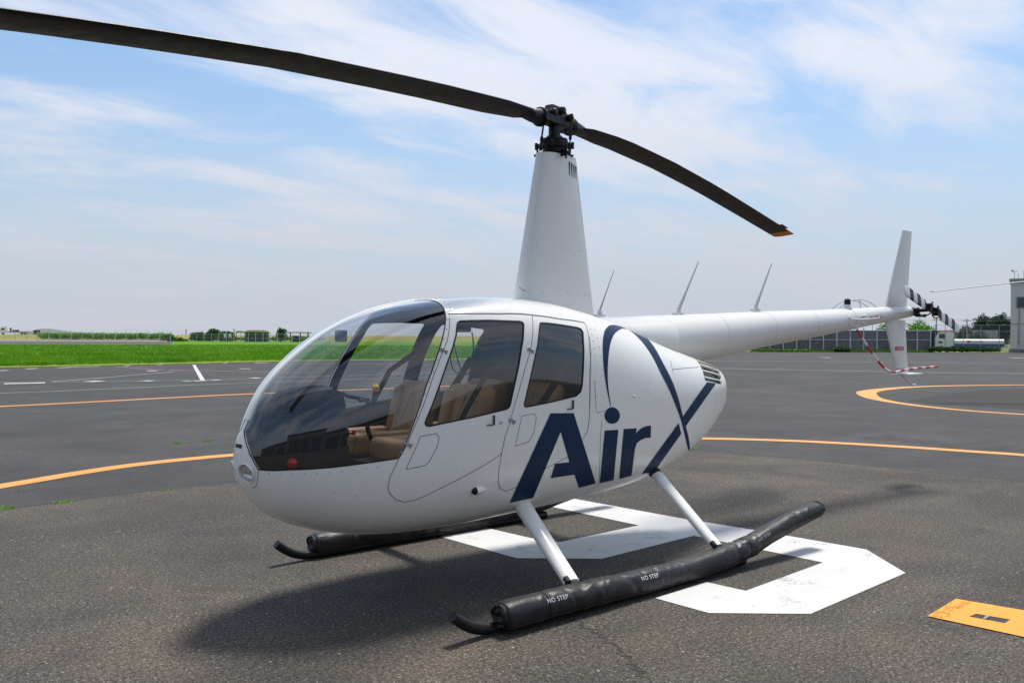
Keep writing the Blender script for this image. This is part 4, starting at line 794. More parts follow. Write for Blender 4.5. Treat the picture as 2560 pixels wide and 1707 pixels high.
MB().add([(x_, y_*k_, z_) for x_, y_ in ((0.15, .52), (1.6, .50), (1.90, .40), (2.12, .27), (2.25, .16)) for k_ in (1, -1) for z_ in (0.66, 0.69)], [(4*i+1, 4*i+3, 4*i+7, 4*i+5) for i in range(4)]+[(4*i, 4*i+4, 4*i+6, 4*i+2) for i in range(4)]+[(4*i, 4*i+1, 4*i+5, 4*i+4) for i in range(4)]+[(4*i+2, 4*i+6, 4*i+7, 4*i+3) for i in range(4)]).build('cabin_floor', 'dark', heli)
MB().box((1.42, 0.0, 0.78), (0.62, 1.06, 0.22)).build('seat_box', 'dark', heli, bevel=0.02); MB().box((0.72, 0.0, 0.78), (0.62, 1.04, 0.22)).build('seat_box', 'dark', heli, bevel=0.02)
MB().box((0.30, 0.0, 1.46), (0.20, 0.24, 0.86)).build('mast_tunnel', 'dark', heli, bevel=0.03)
ped = MB().box((1.965, -0.02, 0.88), (0.16, 0.30, 0.44)).build('instrument_pedestal', 'console', heli, bevel=0.02)
cs = [(1.955, 0.225, 0.72, 1.36), (2.02, 0.235, 0.72, 1.385), (2.14, 0.225, 0.74, 1.375), (2.28, 0.200, 0.76, 1.335), (2.38, 0.165, 0.80, 1.285), (2.44, 0.120, 0.84, 1.225), (2.475, 0.08, 0.88, 1.16)]
hood = loft('instrument_hood', [[(x_, y_, z_) for y_, z_ in ((-w_, zl), (-w_*1.05, (zl+zh)/2), (-w_*0.98, zh-0.09), (-w_*0.82, zh-0.015), (-w_*0.3, zh), (w_*0.3, zh), (w_*0.82, zh-0.015), (w_*0.98, zh-0.09), (w_*1.05, (zl+zh)/2), (w_, zl))] for x_, w_, zl, zh in cs], 'console', heli, True, True, 50)
for i, (yy, zz_) in enumerate(((0.10, 1.30), (0.0, 1.30), (-0.10, 1.30), (0.06, 1.08), (-0.06, 1.08), (0.06, 0.98), (-0.06, 0.98))):
    MB().lathe((1.95 if zz_ > 1.2 else 1.882, yy-0.01, zz_), (-1, 0, 0), [(0, 0.034), (0.03, 0.034), (0.03, 0.028), (0.024, 0.0275)], 20).build('gauge', 'console', hood, True)
for i in range(3):
    for j in range(2): MB().box((2.33-0.07*j, 0.190+0.014*j, 1.245-0.024*i), (0.05, 0.004, 0.008)).build('vent_slot', 'seal', hood)
MB().tube(catmull([(1.60, 0, 0.70), (1.62, 0, 0.95), (1.67, 0, 1.10), (1.67, 0, 1.27)], 5), 0.015, 12).build('cyclic_stick', 'black', heli, True)
MB().tube([(1.73, 0.0, 1.272), (1.665, 0.0, 1.275), (1.655, -0.28, 1.285), (1.655, -0.34, 1.30)], 0.013, 12, upv=(1, 0, 0)).build('cyclic_crossbar', 'black', heli, True)
MB().tube([(1.625, 0.0, 1.255), (1.608, 0.0, 1.335)], [0.020, 0.016], 12).build('cyclic_grip', 'black', heli, True); MB().lathe((1.607, 0, 1.33), Z, [(0, 0.022), (0.03, 0.024), (0.045, 0.012)], 14).build('grip_button', 'yellow', heli, True)
for y in (0.31, -0.31): MB().tube([(1.30, y+0.2, 0.80), (1.62, y+0.2, 0.96)], 0.014, 10).build('collective_lever', 'black', heli, True)
MB().lathe((2.33, 0.08, 1.02), (0.3, 1, 0.2), [(0, 0.022), (0.02, 0.022), (0.02, 0.015), (0.01, 0.014)], 18).build('fire_bottle_gauge', 'steel', heli, True)
MB().lathe((2.30, 0.20, 0.93), (0, 0.4, 1), [(0, 0.03), (0.03, 0.03), (0.045, 0.012)], 16).build('red_knob', 'red', heli, True)
MB().tube([(1.86, -0.04, 1.10), (1.80, -0.03, 1.07), (1.76, 0.0, 1.06)], 0.008, 8).lathe((1.77, 0.0, 1.06), Z, [(0, 0.012), (0.025, 0.012)], 10).build('mixture_knob', 'red', heli, True)
MB().box((1.865, 0.0, 1.69), (0.055, 0.075, 0.075)).build('compass', 'console', heli, bevel=0.012)
for y in (0.58, -0.58):
    MB().add([(1.44, y*0.93, 1.03), (1.40, y*0.93, 1.02), (1.12, y*0.97, 1.43), (1.16, y*0.97, 1.45), (0.86, y*0.98, 1.62), (0.84, y*0.98, 1.58)], [(0, 1, 2, 3), (3, 2, 5, 4)]).build('seat_belt', 'strap', heli)
    MB().add([(0.78, y*0.90, 1.10), (0.72, y*0.90, 1.09), (0.36, y*0.96, 1.50), (0.42, y*0.96, 1.53)], [(0, 1, 2, 3)]).build('seat_belt', 'strap', heli)
for y in (0.0,):
    MB().box((0.86, -0.10, 1.745), (0.16, 0.10, 0.05)).build('intercom_box', 'dark', heli, bevel=0.01)
    MB().tube(catmull([(0.88, -0.10, 1.72), (0.93, -0.10, 1.60), (0.91, -0.10, 1.46), (0.83, -0.10, 1.43), (0.75, -0.10, 1.52), (0.72, -0.10, 1.62), (0.74, -0.10, 1.72)], 7), 0.004, 6).build('headset_cable', 'strap', heli)
    MB().tube(catmull([(0.90, -0.12, 1.72), (0.86, -0.12, 1.55), (0.80, -0.12, 1.42), (0.73, -0.12, 1.45), (0.71, -0.12, 1.60), (0.72, -0.12, 1.72)], 7), 0.004, 6).build('headset_cable', 'strap', heli)

# ------------------------------------------------------------------ ground
def asphalt(name, base, speck=1.0, patch=(0.9, 1.12), warm=0.0, stones=True):
    m, t, b = new_mat(name); o = objco(t)
    big = noise(t, o, 0.55, 5, 0.6, 0.4); mid = noise(t, o, 3.2, 6, 0.65); fine = noise(t, o, 80, 4, 0.75); fine2 = noise(t, o, 38, 4, 0.7)
    c = mixc(t, ramp(t, big, [(0.38, 0.0), (0.62, 1.0)]), tuple(x*patch[0] for x in base), tuple(x*patch[1] for x in (base[0]*(1+warm), base[1], base[2]*(1-warm))))
    c = mixc(t, ramp(t, mid, [(0.35, 0.0), (0.7, 0.5)]), c, tuple(x*0.78 for x in base))
    # oil stains, scuffs and long faded streaks
    st = noise(t, o, 1.15, 6, 0.7, 0.8); c = mixc(t, ramp(t, st, [(0.54, 0.0), (0.70, 0.65)]), c, tuple(x*0.50 for x in base))
    mpn = nd(t, 'ShaderNodeMapping'); mpn.inputs['Rotation'].default_value = (0, 0, 0.9); mpn.inputs['Scale'].default_value = (0.25, 2.2, 1); t.links.new(o, mpn.inputs[0])
    c = mixc(t, ramp(t, noise(t, mpn.outputs[0], 1.1, 6, 0.65, 0.3), [(0.5, 0.0), (0.72, 0.40)]), c, tuple(x*1.45 for x in base))
    c = mixc(t, ramp(t, noise(t, o, 0.16, 3, 0.5), [(0.40, 0.0), (0.62, 0.45)]), c, tuple(x*0.68 for x in base))
    g = ramp(t, fine, [(0.32, 1-0.62*min(1.5, speck)), (0.5, 1.0), (0.68, 1+0.75*speck)])
    n = nd(t, 'ShaderNodeMixRGB', blend_type='MULTIPLY'); n.inputs[0].default_value = 1; t.links.new(c, n.inputs[1]); t.links.new(g, n.inputs[2]); c = n.outputs[0]
    g2 = ramp(t, fine2, [(0.35, 1-0.25*speck), (0.65, 1+0.28*speck)])
    n = nd(t, 'ShaderNodeMixRGB', blend_type='MULTIPLY'); n.inputs[0].default_value = 1; t.links.new(c, n.inputs[1]); t.links.new(g2, n.inputs[2]); c = n.outputs[0]
    if stones:
        v = nd(t, 'ShaderNodeTexVoronoi'); v.inputs['Scale'].default_value = 58; t.links.new(o, v.inputs['Vector'])
        sepc = nd(t, 'ShaderNodeSeparateColor'); t.links.new(v.outputs['Color'], sepc.inputs[0])
        pick = mth(t, 'GREATER_THAN', sepc.outputs[0], 0.93); near = mth(t, 'LESS_THAN', v.outputs['Distance'], 0.30)
        c = mixc(t, mth(t, 'MULTIPLY', mth(t, 'MULTIPLY', pick, near), 0.75), c, (0.34, 0.32, 0.29))
        v2 = nd(t, 'ShaderNodeTexVoronoi'); v2.inputs['Scale'].default_value = 9; t.links.new(o, v2.inputs['Vector'])
        s2 = nd(t, 'ShaderNodeSeparateColor'); t.links.new(v2.outputs['Color'], s2.inputs[0])
        c = mixc(t, mth(t, 'MULTIPLY', mth(t, 'GREATER_THAN', s2.outputs[0], 0.80), mth(t, 'LESS_THAN', v2.outputs['Distance'], 0.065)), c, (0.40, 0.38, 0.34))
    t.links.new(c, b.inputs['Base Color'])
    b.inputs['Roughness'].default_value = 0.88; b.inputs['Specular IOR Level'].default_value = 0.35
    bump(t, mth(t, 'ADD', fine, mth(t, 'MULTIPLY', fine2, 0.6)), 0.55, 0.006, b)
    return m
MT['asph_near'] = asphalt('coarse_brown_grey_asphalt', (0.062, 0.056, 0.048), 2.4, (0.62, 1.34), 0.12)
MT['asph_far'] = asphalt('smooth_grey_asphalt', (0.053, 0.0505, 0.048), 0.9, (0.70, 1.22), 0.0, False)
MT['asph_patch'] = asphalt('dark_asphalt_patch', (0.036, 0.033, 0.029), 0.5, (0.85, 1.1), 0.0, False)

def paint(name, col, wear, scale=1.0, under=(0.06, 0.055, 0.05)):
    m, t, b = new_mat(name); o = objco(t)
    a = noise(t, o, 2.2*scale, 8, 0.72, 0.6); f = noise(t, o, 42*scale, 5, 0.75)
    k = mth(t, 'ADD', mth(t, 'MULTIPLY', a, 0.65), mth(t, 'MULTIPLY', f, 0.35))
    chips = ramp(t, k, [(0.5+wear[0], 0.0), (0.5+wear[0]+0.035, wear[1])])
    tint = mixc(t, ramp(t, noise(t, o, 0.9, 5, 0.6), [(0.35, 0.0), (0.7, 1.0)]), tuple(c*0.90 for c in col), col)
    mpn = nd(t, 'ShaderNodeMapping'); mpn.inputs['Rotation'].default_value = (0, 0, 0.6); mpn.inputs['Scale'].default_value = (0.7, 3.5, 1); t.links.new(o, mpn.inputs[0])
    tint = mixc(t, ramp(t, noise(t, mpn.outputs[0], 1.6*scale, 8, 0.7, 0.5), [(0.54, 0.0), (0.78, 0.32)]), tint, tuple(c*0.55 for c in col))
    crk = nd(t, 'ShaderNodeTexVoronoi', feature='DISTANCE_TO_EDGE'); crk.inputs['Scale'].default_value = 2.6
    wv = nd(t, 'ShaderNodeVectorMath', operation='ADD'); nt = nd(t, 'ShaderNodeTexNoise'); nt.inputs['Scale'].default_value = 6; t.links.new(o, nt.inputs['Vector'])
    t.links.new(o, wv.inputs[0]); t.links.new(nt.outputs['Color'], wv.inputs[1]); t.links.new(wv.outputs[0], crk.inputs['Vector'])
    tint = mixc(t, mth(t, 'MULTIPLY', mth(t, 'LESS_THAN', crk.outputs['Distance'], 0.006), ramp(t, a, [(0.45, 0.0), (0.55, 0.7)])), tint, tuple(c*0.72 for c in col))
    t.links.new(mixc(t, chips, tint, under), b.inputs['Base Color'])
    b.inputs['Roughness'].default_value = 0.62; bump(t, mth(t, 'ADD', f, noise(t, o, 90, 3)), 0.35, 0.003, b); return m
MT['paint_white'] = paint('white_road_paint', (0.60, 0.59, 0.575), (0.068, 0.50))
MT['paint_white_old'] = paint('worn_white_road_paint', (0.26, 0.26, 0.25), (0.02, 0.55), 0.4)
MT['paint_white_far'] = paint('white_road_paint_far', (0.55, 0.55, 0.54), (0.05, 0.5), 0.4)
MT['paint_orange'] = paint('orange_road_paint', (0.70, 0.30, 0.055), (0.10, 0.4), 0.7)
MT['paint_orange_old'] = paint('faded_orange_road_paint', (0.22, 0.14, 0.09), (0.02, 0.5), 0.4)
MT['paint_box'] = paint('fresh_orange_box_paint', (0.74, 0.30, 0.012), (0.28, 0.3), 1.6)
def earth(name, a, b_, sc=0.35, rough=0.95, bumpk=0.5):
    m, t, b = new_mat(name); o = objco(t); n = noise(t, o, sc, 7, 0.65); f = noise(t, o, sc*14, 4, 0.7)
    c = ramp(t, n, [(0.3, a), (0.7, b_)]); g = ramp(t, f, [(0.3, 0.75), (0.7, 1.25)])
    q = nd(t, 'ShaderNodeMixRGB', blend_type='MULTIPLY'); q.inputs[0].default_value = 1; t.links.new(c, q.inputs[1]); t.links.new(g, q.inputs[2])
    dry_ = mixc(t, ramp(t, noise(t, o, sc*0.6, 5, 0.7), [(0.52, 0.0), (0.75, 0.5)]), q.outputs[0], tuple(min(1, x*y) for x, y in zip(b_, (1.5, 1.0, 1.2)))); t.links.new(dry_, b.inputs['Base Color']); b.inputs['Roughness'].default_value = rough; b.inputs['Specular IOR Level'].default_value = 0.15
    bump(t, f, bumpk, 0.08, b); return m
MT['grass'] = earth('bright_grass_turf', (0.058, 0.180, 0.003), (0.105, 0.250, 0.004), 0.12)
MT['grass_dry'] = earth('dry_grass_edge', (0.20, 0.22, 0.03), (0.15, 0.24, 0.02), 0.3)
MT['field'] = earth('yellow_field', (0.19, 0.195, 0.04), (0.27, 0.24, 0.055), 0.02)
MT['land'] = earth('far_land', (0.10, 0.13, 0.05), (0.16, 0.17, 0.08), 0.01)
MT['dirt'] = earth('bare_soil_verge', (0.22, 0.19, 0.16), (0.28, 0.24, 0.19), 0.08)
MT['track'] = earth('dark_service_road', (0.085, 0.080, 0.075), (0.11, 0.10, 0.095), 0.1)
MT['hill'] = simple('haze_painted_hill', (0.70, 0.74, 0.80), 1.0, var=0.03, vscale=0.01, spec=0)  # distance haze is painted into the pale bluish hill colour

CX, CY = CAM_POS[0], CAM_POS[1]
FH = Vector((math.cos(YAW), math.sin(YAW), 0)); RH = Vector((math.sin(YAW), -math.cos(YAW), 0))
def far(b, d, z=0.0):
    """point at distance d north of the stand and b*d to its side"""
    p = Vector((CX, CY, 0))+FH*d+RH*(b*d); return Vector((p.x, p.y, z))
def B(u): return (u-1280)/FPX
def H(v, d): return 1.69+(841.2-v)/FPX*d
FACE = math.atan2(RH.y, RH.x)

def sheet(name, poly, z, mat, parent=None, kind=None):
    o = MB().add([(p[0], p[1], z) for p in poly], [tuple(range(len(poly)))]).build(name, mat, parent)
    if o.data.polygons[0].normal.z < 0:
        bm = bmesh.new(); bm.from_mesh(o.data); bmesh.ops.reverse_faces(bm, faces=bm.faces); bm.to_mesh(o.data); bm.free()
    if kind: o['kind'] = kind
    return o
def strip(name, pts, width, z, mat, parent, label=None, closed=False, smooth=True):
    P = [Vector((p[0], p[1], 0)) for p in pts]
    if smooth and len(P) > 2: P = catmull(P, 8)
    W = width if isinstance(width, (list, tuple)) else None; n = len(P); V = []
    for i, p in enumerate(P):
        T_ = (P[min(i+1, n-1)]-P[max(i-1, 0)]).normalized(); S_ = Vector((-T_.y, T_.x, 0)); w = (np.interp(i/(n-1), np.linspace(0, 1, len(W)), W) if W else width)/2
        V += [p+S_*w+Z*z, p-S_*w+Z*z]
    o = MB().add(V, [(2*i, 2*i+1, 2*i+3, 2*i+2) for i in range(n-1)]).build(name, mat, parent)
    me = o.data
    if me.polygons[0].normal.z < 0:
        bm = bmesh.new(); bm.from_mesh(me); bmesh.ops.reverse_faces(bm, faces=bm.faces); bm.to_mesh(me); bm.free()
    if label: o['label'] = label
    return o
gr_ = sheet('ground', [(-6000, -6000), (6000, -6000), (6000, 6000), (-6000, 6000)], -0.06, 'land', None, 'structure')
def fr(r_, f_): p = Vector((CX, CY, 0))+FH*f_+RH*r_; return (p.x, p.y)
apron = MB().add([(*fr(-220, -90), -0.004), (*fr(20, -90), -0.004), (*fr(20, 104.5), -0.004), (*fr(20, 151.5), -0.004), (*fr(-220, 151.5), -0.004), (*fr(170, -90), -0.004), (*fr(170, 104.5), -0.004)], [(0, 1, 2, 3, 4), (1, 5, 6, 2)]).build('apron', 'asph_far'); apron['kind'] = 'structure'
if apron.data.polygons[0].normal.z < 0:
    for p_ in apron.data.polygons: p_.flip()
slab = sheet('parking_stand', [(30, -4.60), (3.03, -4.70), (2.3, -4.78), (1.78, -4.86), (0.5, -4.87), (-2.5, -4.90), (-5.93, -4.92), (-6.06, -3.22), (-6.42, -1.23), (-6.68, 1.03), (-7.2, 6), (-7.8, 30), (30, 30)], 0.0, 'asph_near', None, 'structure')
strip('paving_joint', [(30, -4.60), (3.03, -4.70), (2.3, -4.78), (1.78, -4.86), (0.5, -4.87), (-2.5, -4.90), (-5.93, -4.92)], 0.030, 0.0012, 'seal', slab, smooth=False)
strip('paving_joint', [(-5.93, -4.94), (-6.06, -3.22), (-6.42, -1.23), (-6.68, 1.03), (-7.2, 6), (-7.8, 30)], 0.028, 0.0016, 'seal', slab, smooth=False)
g5 = [(0.318, -1.166), (-0.20, -1.120), (-0.240, -0.560), (-0.330, -0.290), (-1.320, -0.310), (-1.300, -1.420), (-1.778, -1.608), (-1.860, -0.248), (-1.960, 0.452), (-2.048, 1.448), (-1.596, 1.981), (-0.22, 2.053), (0.247, 1.644), (0.264, 1.234), (-0.296, 1.212), (-0.33, 1.51), (-1.405, 1.444), (-1.370, 0.265), (-0.203, 0.309), (0.286, -0.116)]
g5 = [(x, y) for x, y in g5]
sheet('painted_numeral', g5, 0.0035, 'paint_white', slab)['label'] = 'broad white angular numeral painted under the skids'
# orange pad around a slot drain
ob = [(-0.723, 2.533), (-1.221, 2.491), (-1.40, 3.35), (-0.80, 3.42)]
hole = [(-0.905, 2.700), (-0.998, 2.706), (-1.040, 2.885), (-0.940, 2.890)]
mb = MB(); V = [(x, y, 0.006) for x, y in ob+hole]; mb.add(V, [(0, 1, 5, 4), (1, 2, 6, 5), (2, 3, 7, 6), (3, 0, 4, 7)])
mb.add([(x, y, 0.006) for x, y in hole]+[(x, y, 0.0012) for x, y in hole], [(0, 1, 5, 4), (1, 2, 6, 5), (2, 3, 7, 6), (3, 0, 4, 7)])
pad = mb.build('painted_pad', 'paint_box', slab); pad['label'] = 'orange painted pad with a slot in the middle'
sheet('slot', hole, 0.0014, 'seal', pad)
MB().tube([(-1.00, 2.775, 0.007), (-0.92, 2.782, 0.007)], 0.009, 10).build('slot_bar', 'steel', pad, True)
mb = MB(); rc = random.Random(11)
for _ in range(40):
    q = rc.random(); x, y = (-0.755-q*0.47+rc.gauss(0, .012), 2.553+rc.gauss(0.018, .020)); s_ = rc.uniform(0.006, 0.018); a = rc.uniform(0, 3.1)
    mb.add([(x+s_*math.cos(a+k*1.2566)*rc.uniform(.6, 1.3), y+s_*math.sin(a+k*1.2566)*rc.uniform(.6, 1.3), 0.0075) for k in range(5)]+[(x, y, 0.014)], [(k, (k+1) % 5, 5) for k in range(5)])
tag(mb.build('paint_crumbs', 'paint_box', pad), kind='stuff')
# orange guide lines
strip('painted_line', [(6.0, -4.2), (4.2, -5.35), (2.783, -6.157), (2.202, -6.457), (1.703, -6.716), (1.172, -6.93), (0.615, -7.06), (0.069, -7.10), (-0.397, -7.10), (-2.0, -6.95), (-4.4, -6.3), (-6.106, -5.324), (-7.37, -4.132), (-8.243, -2.968), (-8.801, -1.651), (-9.118, -0.562), (-9.291, 0.119), (-9.5, 2.0), (-9.4, 5.0)], 0.28, 0.0, 'paint_orange', apron, 'orange guide line curving close behind the helicopter')
strip('painted_line', [(20, -18.2), (3, -18.3), (0.598, -18.673), (-0.753, -18.80), (-2.426, -19.05), (-4.333, -19.33), (-6.353, -19.45), (-13.38, -19.2), (-20.5, -18.6)], 0.28, 0.0, 'paint_orange', apron, 'orange guide line further out on the apron')
strip('painted_line', [(-33.5, -4.2), (-30.645, -7.0), (-28.192, -8.50), (-25.722, -9.25), (-23.608, -9.25), (-21.796, -8.90), (-20.344, -8.155), (-18.965, -7.20), (-17.959, -6.156), (-17.205, -5.0), (-16.78, -3.8), (-16.70, -2.448), (-16.9, 1.0)], [0.3, 0.32, 0.35, 0.4, 0.5, 0.6, 0.55, 0.4, 0.32, 0.28, 0.25, 0.24, 0.24], 0.0, 'paint_orange', apron, 'orange loop line seen under the tail')
sheet('dark_patch', [(-18.2, -5.4), (-18.846, -6.224), (-20.6, -6.55), (-23.814, -6.90), (-26.229, -6.9), (-28.8, -6.0), (-29.3, -3.0), (-27, 0.5), (-21, 1), (-18.5, -1.5)], -0.0005, 'asph_patch', apron)
strip('painted_line', [(-9.641, -44.647), (-9.9, -42), (-10.25, -39.062), (-11.2, -37.0), (-12.181, -35.426), (-14.479, -31.682)], 0.28, 0.0, 'paint_orange_old', apron)
strip('painted_line', [(-10.086, -38.9), (-12.384, -38.5)], 0.3, 0.0, 'paint_orange_old', apron)
for p, w, m in (([(14, -36), (2, -32.5), (-1.492, -30.854), (-3.958, -29.6), (-6.93, -28.4), (-10.726, -28.2), (-20.624, -28.6)], 0.18, 'paint_white_old'),
             ([(12, -24.1), (-0.347, -24.1), (-2.063, -24.15), (-4.023, -24.5), (-6.896, -25.0), (-10.517, -25.15), (-18.022, -25.1)], 0.17, 'paint_white_old'),
             ([(-2.982, -29.87), (-5.186, -31.81), (-7.832, -34.483), (-9.712, -36.197)], 0.20, 'paint_white_old'),
             ([(-20, -46), (-31.129, -31.036), (-34.823, -24.031), (-37.338, -18.56), (-38.98, -14.479), (-41.345, -11.054), (-44, -4)], 0.30, 'paint_white_old'),
             ([(-36, -48), (-41.07, -41.041), (-51.995, -28.848), (-59.241, -17.292), (-64, -8)], 0.35, 'paint_white_old')):
    strip('painted_line', p, w, 0.0008, m, apron)
for p, w in (([(-3.475, -41.769), (-4.167, -42.487)], .3), ([(-5.203, -43.9), (-5.863, -44.576)], .3), ([(-6.815, -44.621), (-7.924, -45.573), (-9.218, -45.977)], .3), ([(-10.608, -46.38), (-10.849, -46.217)], .6), ([(-12.633, -47.011), (-12.821, -46.884)], .6),
             ([(-14.268, -47.425), (-15.728, -48.041)], .35), ([(-16.664, -47.417), (-16.865, -47.283)], .6), ([(-18.438, -46.896), (-19.396, -46.937)], .4), ([(-9.179, -38.145), (-9.584, -37.9)], .6), ([(-13.829, -38.348), (-14.275, -38.016)], .5),
             ([(-14.126, -45.414), (-7.983, -28.03)], .17), ([(-7.093, -27.65), (-7.365, -27.57)], .30), ([(-7.48, -27.60), (-8.029, -27.70)], .32), ([(-8.189, -27.75), (-8.593, -27.85)], .30),
             ([(-1.649, -29.614), (-2.873, -29.376)], .55), ([(-4.276, -29.35), (-4.816, -29.65)], .5), ([(-5.985, -28.6), (-6.365, -28.8)], .45), ([(-10.13, -28.45), (-10.442, -28.5)], .5),
             ([(-63.767, -35.206), (-64.309, -34.5)], .8), ([(-77.391, -25.224), (-78.454, -24.4)], .9)):
    strip('painted_dash', p, w, 0.0016, 'paint_white_far', apron, smooth=False)
# flaked paint left on the near slab
rc = random.Random(5)
for (x, y, n_) in ((3.06, -3.19, 3), (2.96, -2.98, 3), (2.88, -2.80, 6), (2.80, -2.70, 8), (2.73, -2.46, 6), (2.53, -2.22, 2), (2.285, -2.984, 2)):
    for _ in range(n_):
        cx_, cy_ = x+rc.gauss(0, 0.045), y+rc.gauss(0, 0.035); s_ = rc.uniform(0.006, 0.020); k = rc.randint(5, 7)
        sheet('paint_flake', [(cx_+s_*rc.uniform(.5, 1.3)*math.cos(2*PI*i/k), cy_+s_*rc.uniform(.4, .9)*math.sin(2*PI*i/k)) for i in range(k)], 0.003, 'paint_white_old', slab)
# cracks: narrow open fissures with ragged edges
def crack(pts, w, seed, parent, z):
    r_ = random.Random(seed); P = [Vector((p[0], p[1], 0)) for p in pts]; Q = []
    for i in range(len(P)-1):
        n_ = max(2, int((P[i+1]-P[i]).length/0.018))
        for k in range(n_):
            q = P[i].lerp(P[i+1], k/n_); T_ = (P[i+1]-P[i]).normalized(); Q.append(q+Vector((-T_.y, T_.x, 0))*r_.gauss(0, w*0.9))
    Q.append(P[-1]); V = []; n_ = len(Q)
    for i, q in enumerate(Q):
        T_ = (Q[min(i+1, n_-1)]-Q[max(i-1, 0)]).normalized(); S_ = Vector((-T_.y, T_.x, 0)); h = w*r_.uniform(0.15, 1.0)/2*min(1, 4*i/n_+0.2, 4*(n_-i)/n_+0.2); V += [q+S_*h+Z*z, q-S_*h+Z*z]
    return MB().add(V, [(2*i, 2*i+1, 2*i+3, 2*i+2) for i in range(n_-1)]).build('crack', 'seal', parent)
crack([(0.90, 1.09), (0.931, 1.134), (0.962, 1.245), (1.032, 1.362), (1.051, 1.471), (1.089, 1.58), (1.103, 1.664), (1.164, 1.762), (1.207, 1.854), (1.31, 2.047), (1.4, 2.3)], 0.024, 1, slab, 0.002)
crack([(-1.3, -1.7), (-1.884, -1.70), (-2.082, -1.60), (-2.408, -1.52), (-2.652, -1.424), (-2.825, -1.254), (-2.957, -1.028), (-3.143, -0.847)], 0.018, 2, slab, 0.002)
crack([(-2.9, -2.3), (-2.784, -2.111), (-2.638, -1.742), (-2.601, -1.541)], 0.016, 3, slab, 0.002)
crack([(-3.6, -0.6), (-3.501, -0.23), (-3.402, 0.154), (-3.188, 0.583)], 0.014, 4, slab, 0.002)
crack([(-0.2, 0.55), (-0.5, 0.66), (-0.9, 0.62), (-1.2, 0.70)], 0.008, 5, slab, 0.002)

# ------------------------------------------------------------------ grass and other leaf masses
def blades(P, hgt, wid, n_pt, spread, seed, lean=0.5):
    """clumps of tapering three-sided blades at the points P -> vertices, faces"""
    r = np.random.default_rng(seed); P = np.repeat(np.asarray(P, float), n_pt, 0); n = len(P)
    c = P+np.stack([r.normal(0, spread, n), r.normal(0, spread, n), np.zeros(n)], 1); a = r.uniform(0, 2*PI, n); h = hgt*r.uniform(0.45, 1.2, n); w = wid*r.uniform(0.6, 1.3, n)
    d = np.stack([np.cos(a), np.sin(a), np.zeros(n)], 1); l = np.stack([r.normal(0, lean, n)*h, r.normal(0, lean, n)*h, h], 1)
    V = np.stack([c-d*w[:, None]/2, c+d*w[:, None]/2, c+l], 1).reshape(-1, 3); F = np.arange(3*n).reshape(-1, 3); return V, F
def raw(name, V, F, mats, parent=None, mi=None, smooth=False):
    me = bpy.data.meshes.new(name); me.vertices.add(len(V)); me.vertices.foreach_set('co', np.asarray(V, np.float32).ravel()); k = F.shape[1]
    me.loops.add(F.size); me.loops.foreach_set('vertex_index', F.astype(np.int32).ravel()); me.polygons.add(len(F)); me.polygons.foreach_set('loop_start', np.arange(0, F.size, k, dtype=np.int32)); me.polygons.foreach_set('loop_total', np.full(len(F), k, np.int32))
    for m in (mats if isinstance(mats, (list, tuple)) else [mats]): me.materials.append(MT[m])
    if mi is not None: me.polygons.foreach_set('material_index', np.asarray(mi, np.int32))
    me.update(calc_edges=True); me.validate(); o = bpy.data.objects.new(name, me); COL.objects.link(o)
    if parent: o.parent = parent
    return o
def leafmat(name, cols, rough=0.6, trans=0.25, sc=0.5):
    m, t, b = new_mat(name); o = objco(t); geo = nd(t, 'ShaderNodeNewGeometry')
    c = ramp(t, noise(t, o, sc, 4, 0.6), [(0.30, cols[0]), (0.5, cols[1]), (0.72, cols[2])])
    wn_ = nd(t, 'ShaderNodeTexWhiteNoise'); 
    t.links.new(c, b.inputs['Base Color']); b.inputs['Roughness'].default_value = rough; b.inputs['Specular IOR Level'].default_value = 0.25
    tl = nd(t, 'ShaderNodeBsdfTranslucent'); t.links.new(c, tl.inputs[0]); mx = nd(t, 'ShaderNodeMixShader'); mx.inputs[0].default_value = trans
    out = t.nodes['Material Output']; t.links.new(b.outputs[0], mx.inputs[1]); t.links.new(tl.outputs[0], mx.inputs[2]); t.links.new(mx.outputs[0], out.inputs[0]); return m
MT['blade_g'] = leafmat('grass_blades', ((0.050, 0.17, 0.003), (0.110, 0.28, 0.004), (0.22, 0.34, 0.008)), 0.6, 0.3, 0.16)
MT['leaf_bright'] = leafmat('bright_leaves', ((0.07, 0.22, 0.012), (0.13, 0.33, 0.018), (0.20, 0.42, 0.03)))
MT['leaf_mid'] = leafmat('green_leaves', ((0.025, 0.070, 0.018), (0.040, 0.100, 0.022), (0.07, 0.14, 0.03)))
MT['leaf_dark'] = leafmat('dark_bluish_leaves', ((0.020, 0.050, 0.036), (0.030, 0.070, 0.046), (0.045, 0.095, 0.055)))
MT['leaf_grey'] = leafmat('greyish_leaves', ((0.060, 0.085, 0.065), (0.085, 0.115, 0.085), (0.12, 0.15, 0.115)))
MT['leaf_olive'] = leafmat('olive_leaves', ((0.07, 0.085, 0.02), (0.11, 0.125, 0.03), (0.15, 0.16, 0.04)))
MT['bark'] = simple('bark', (0.08, 0.062, 0.045), 0.9, var=0.3, vscale=12)

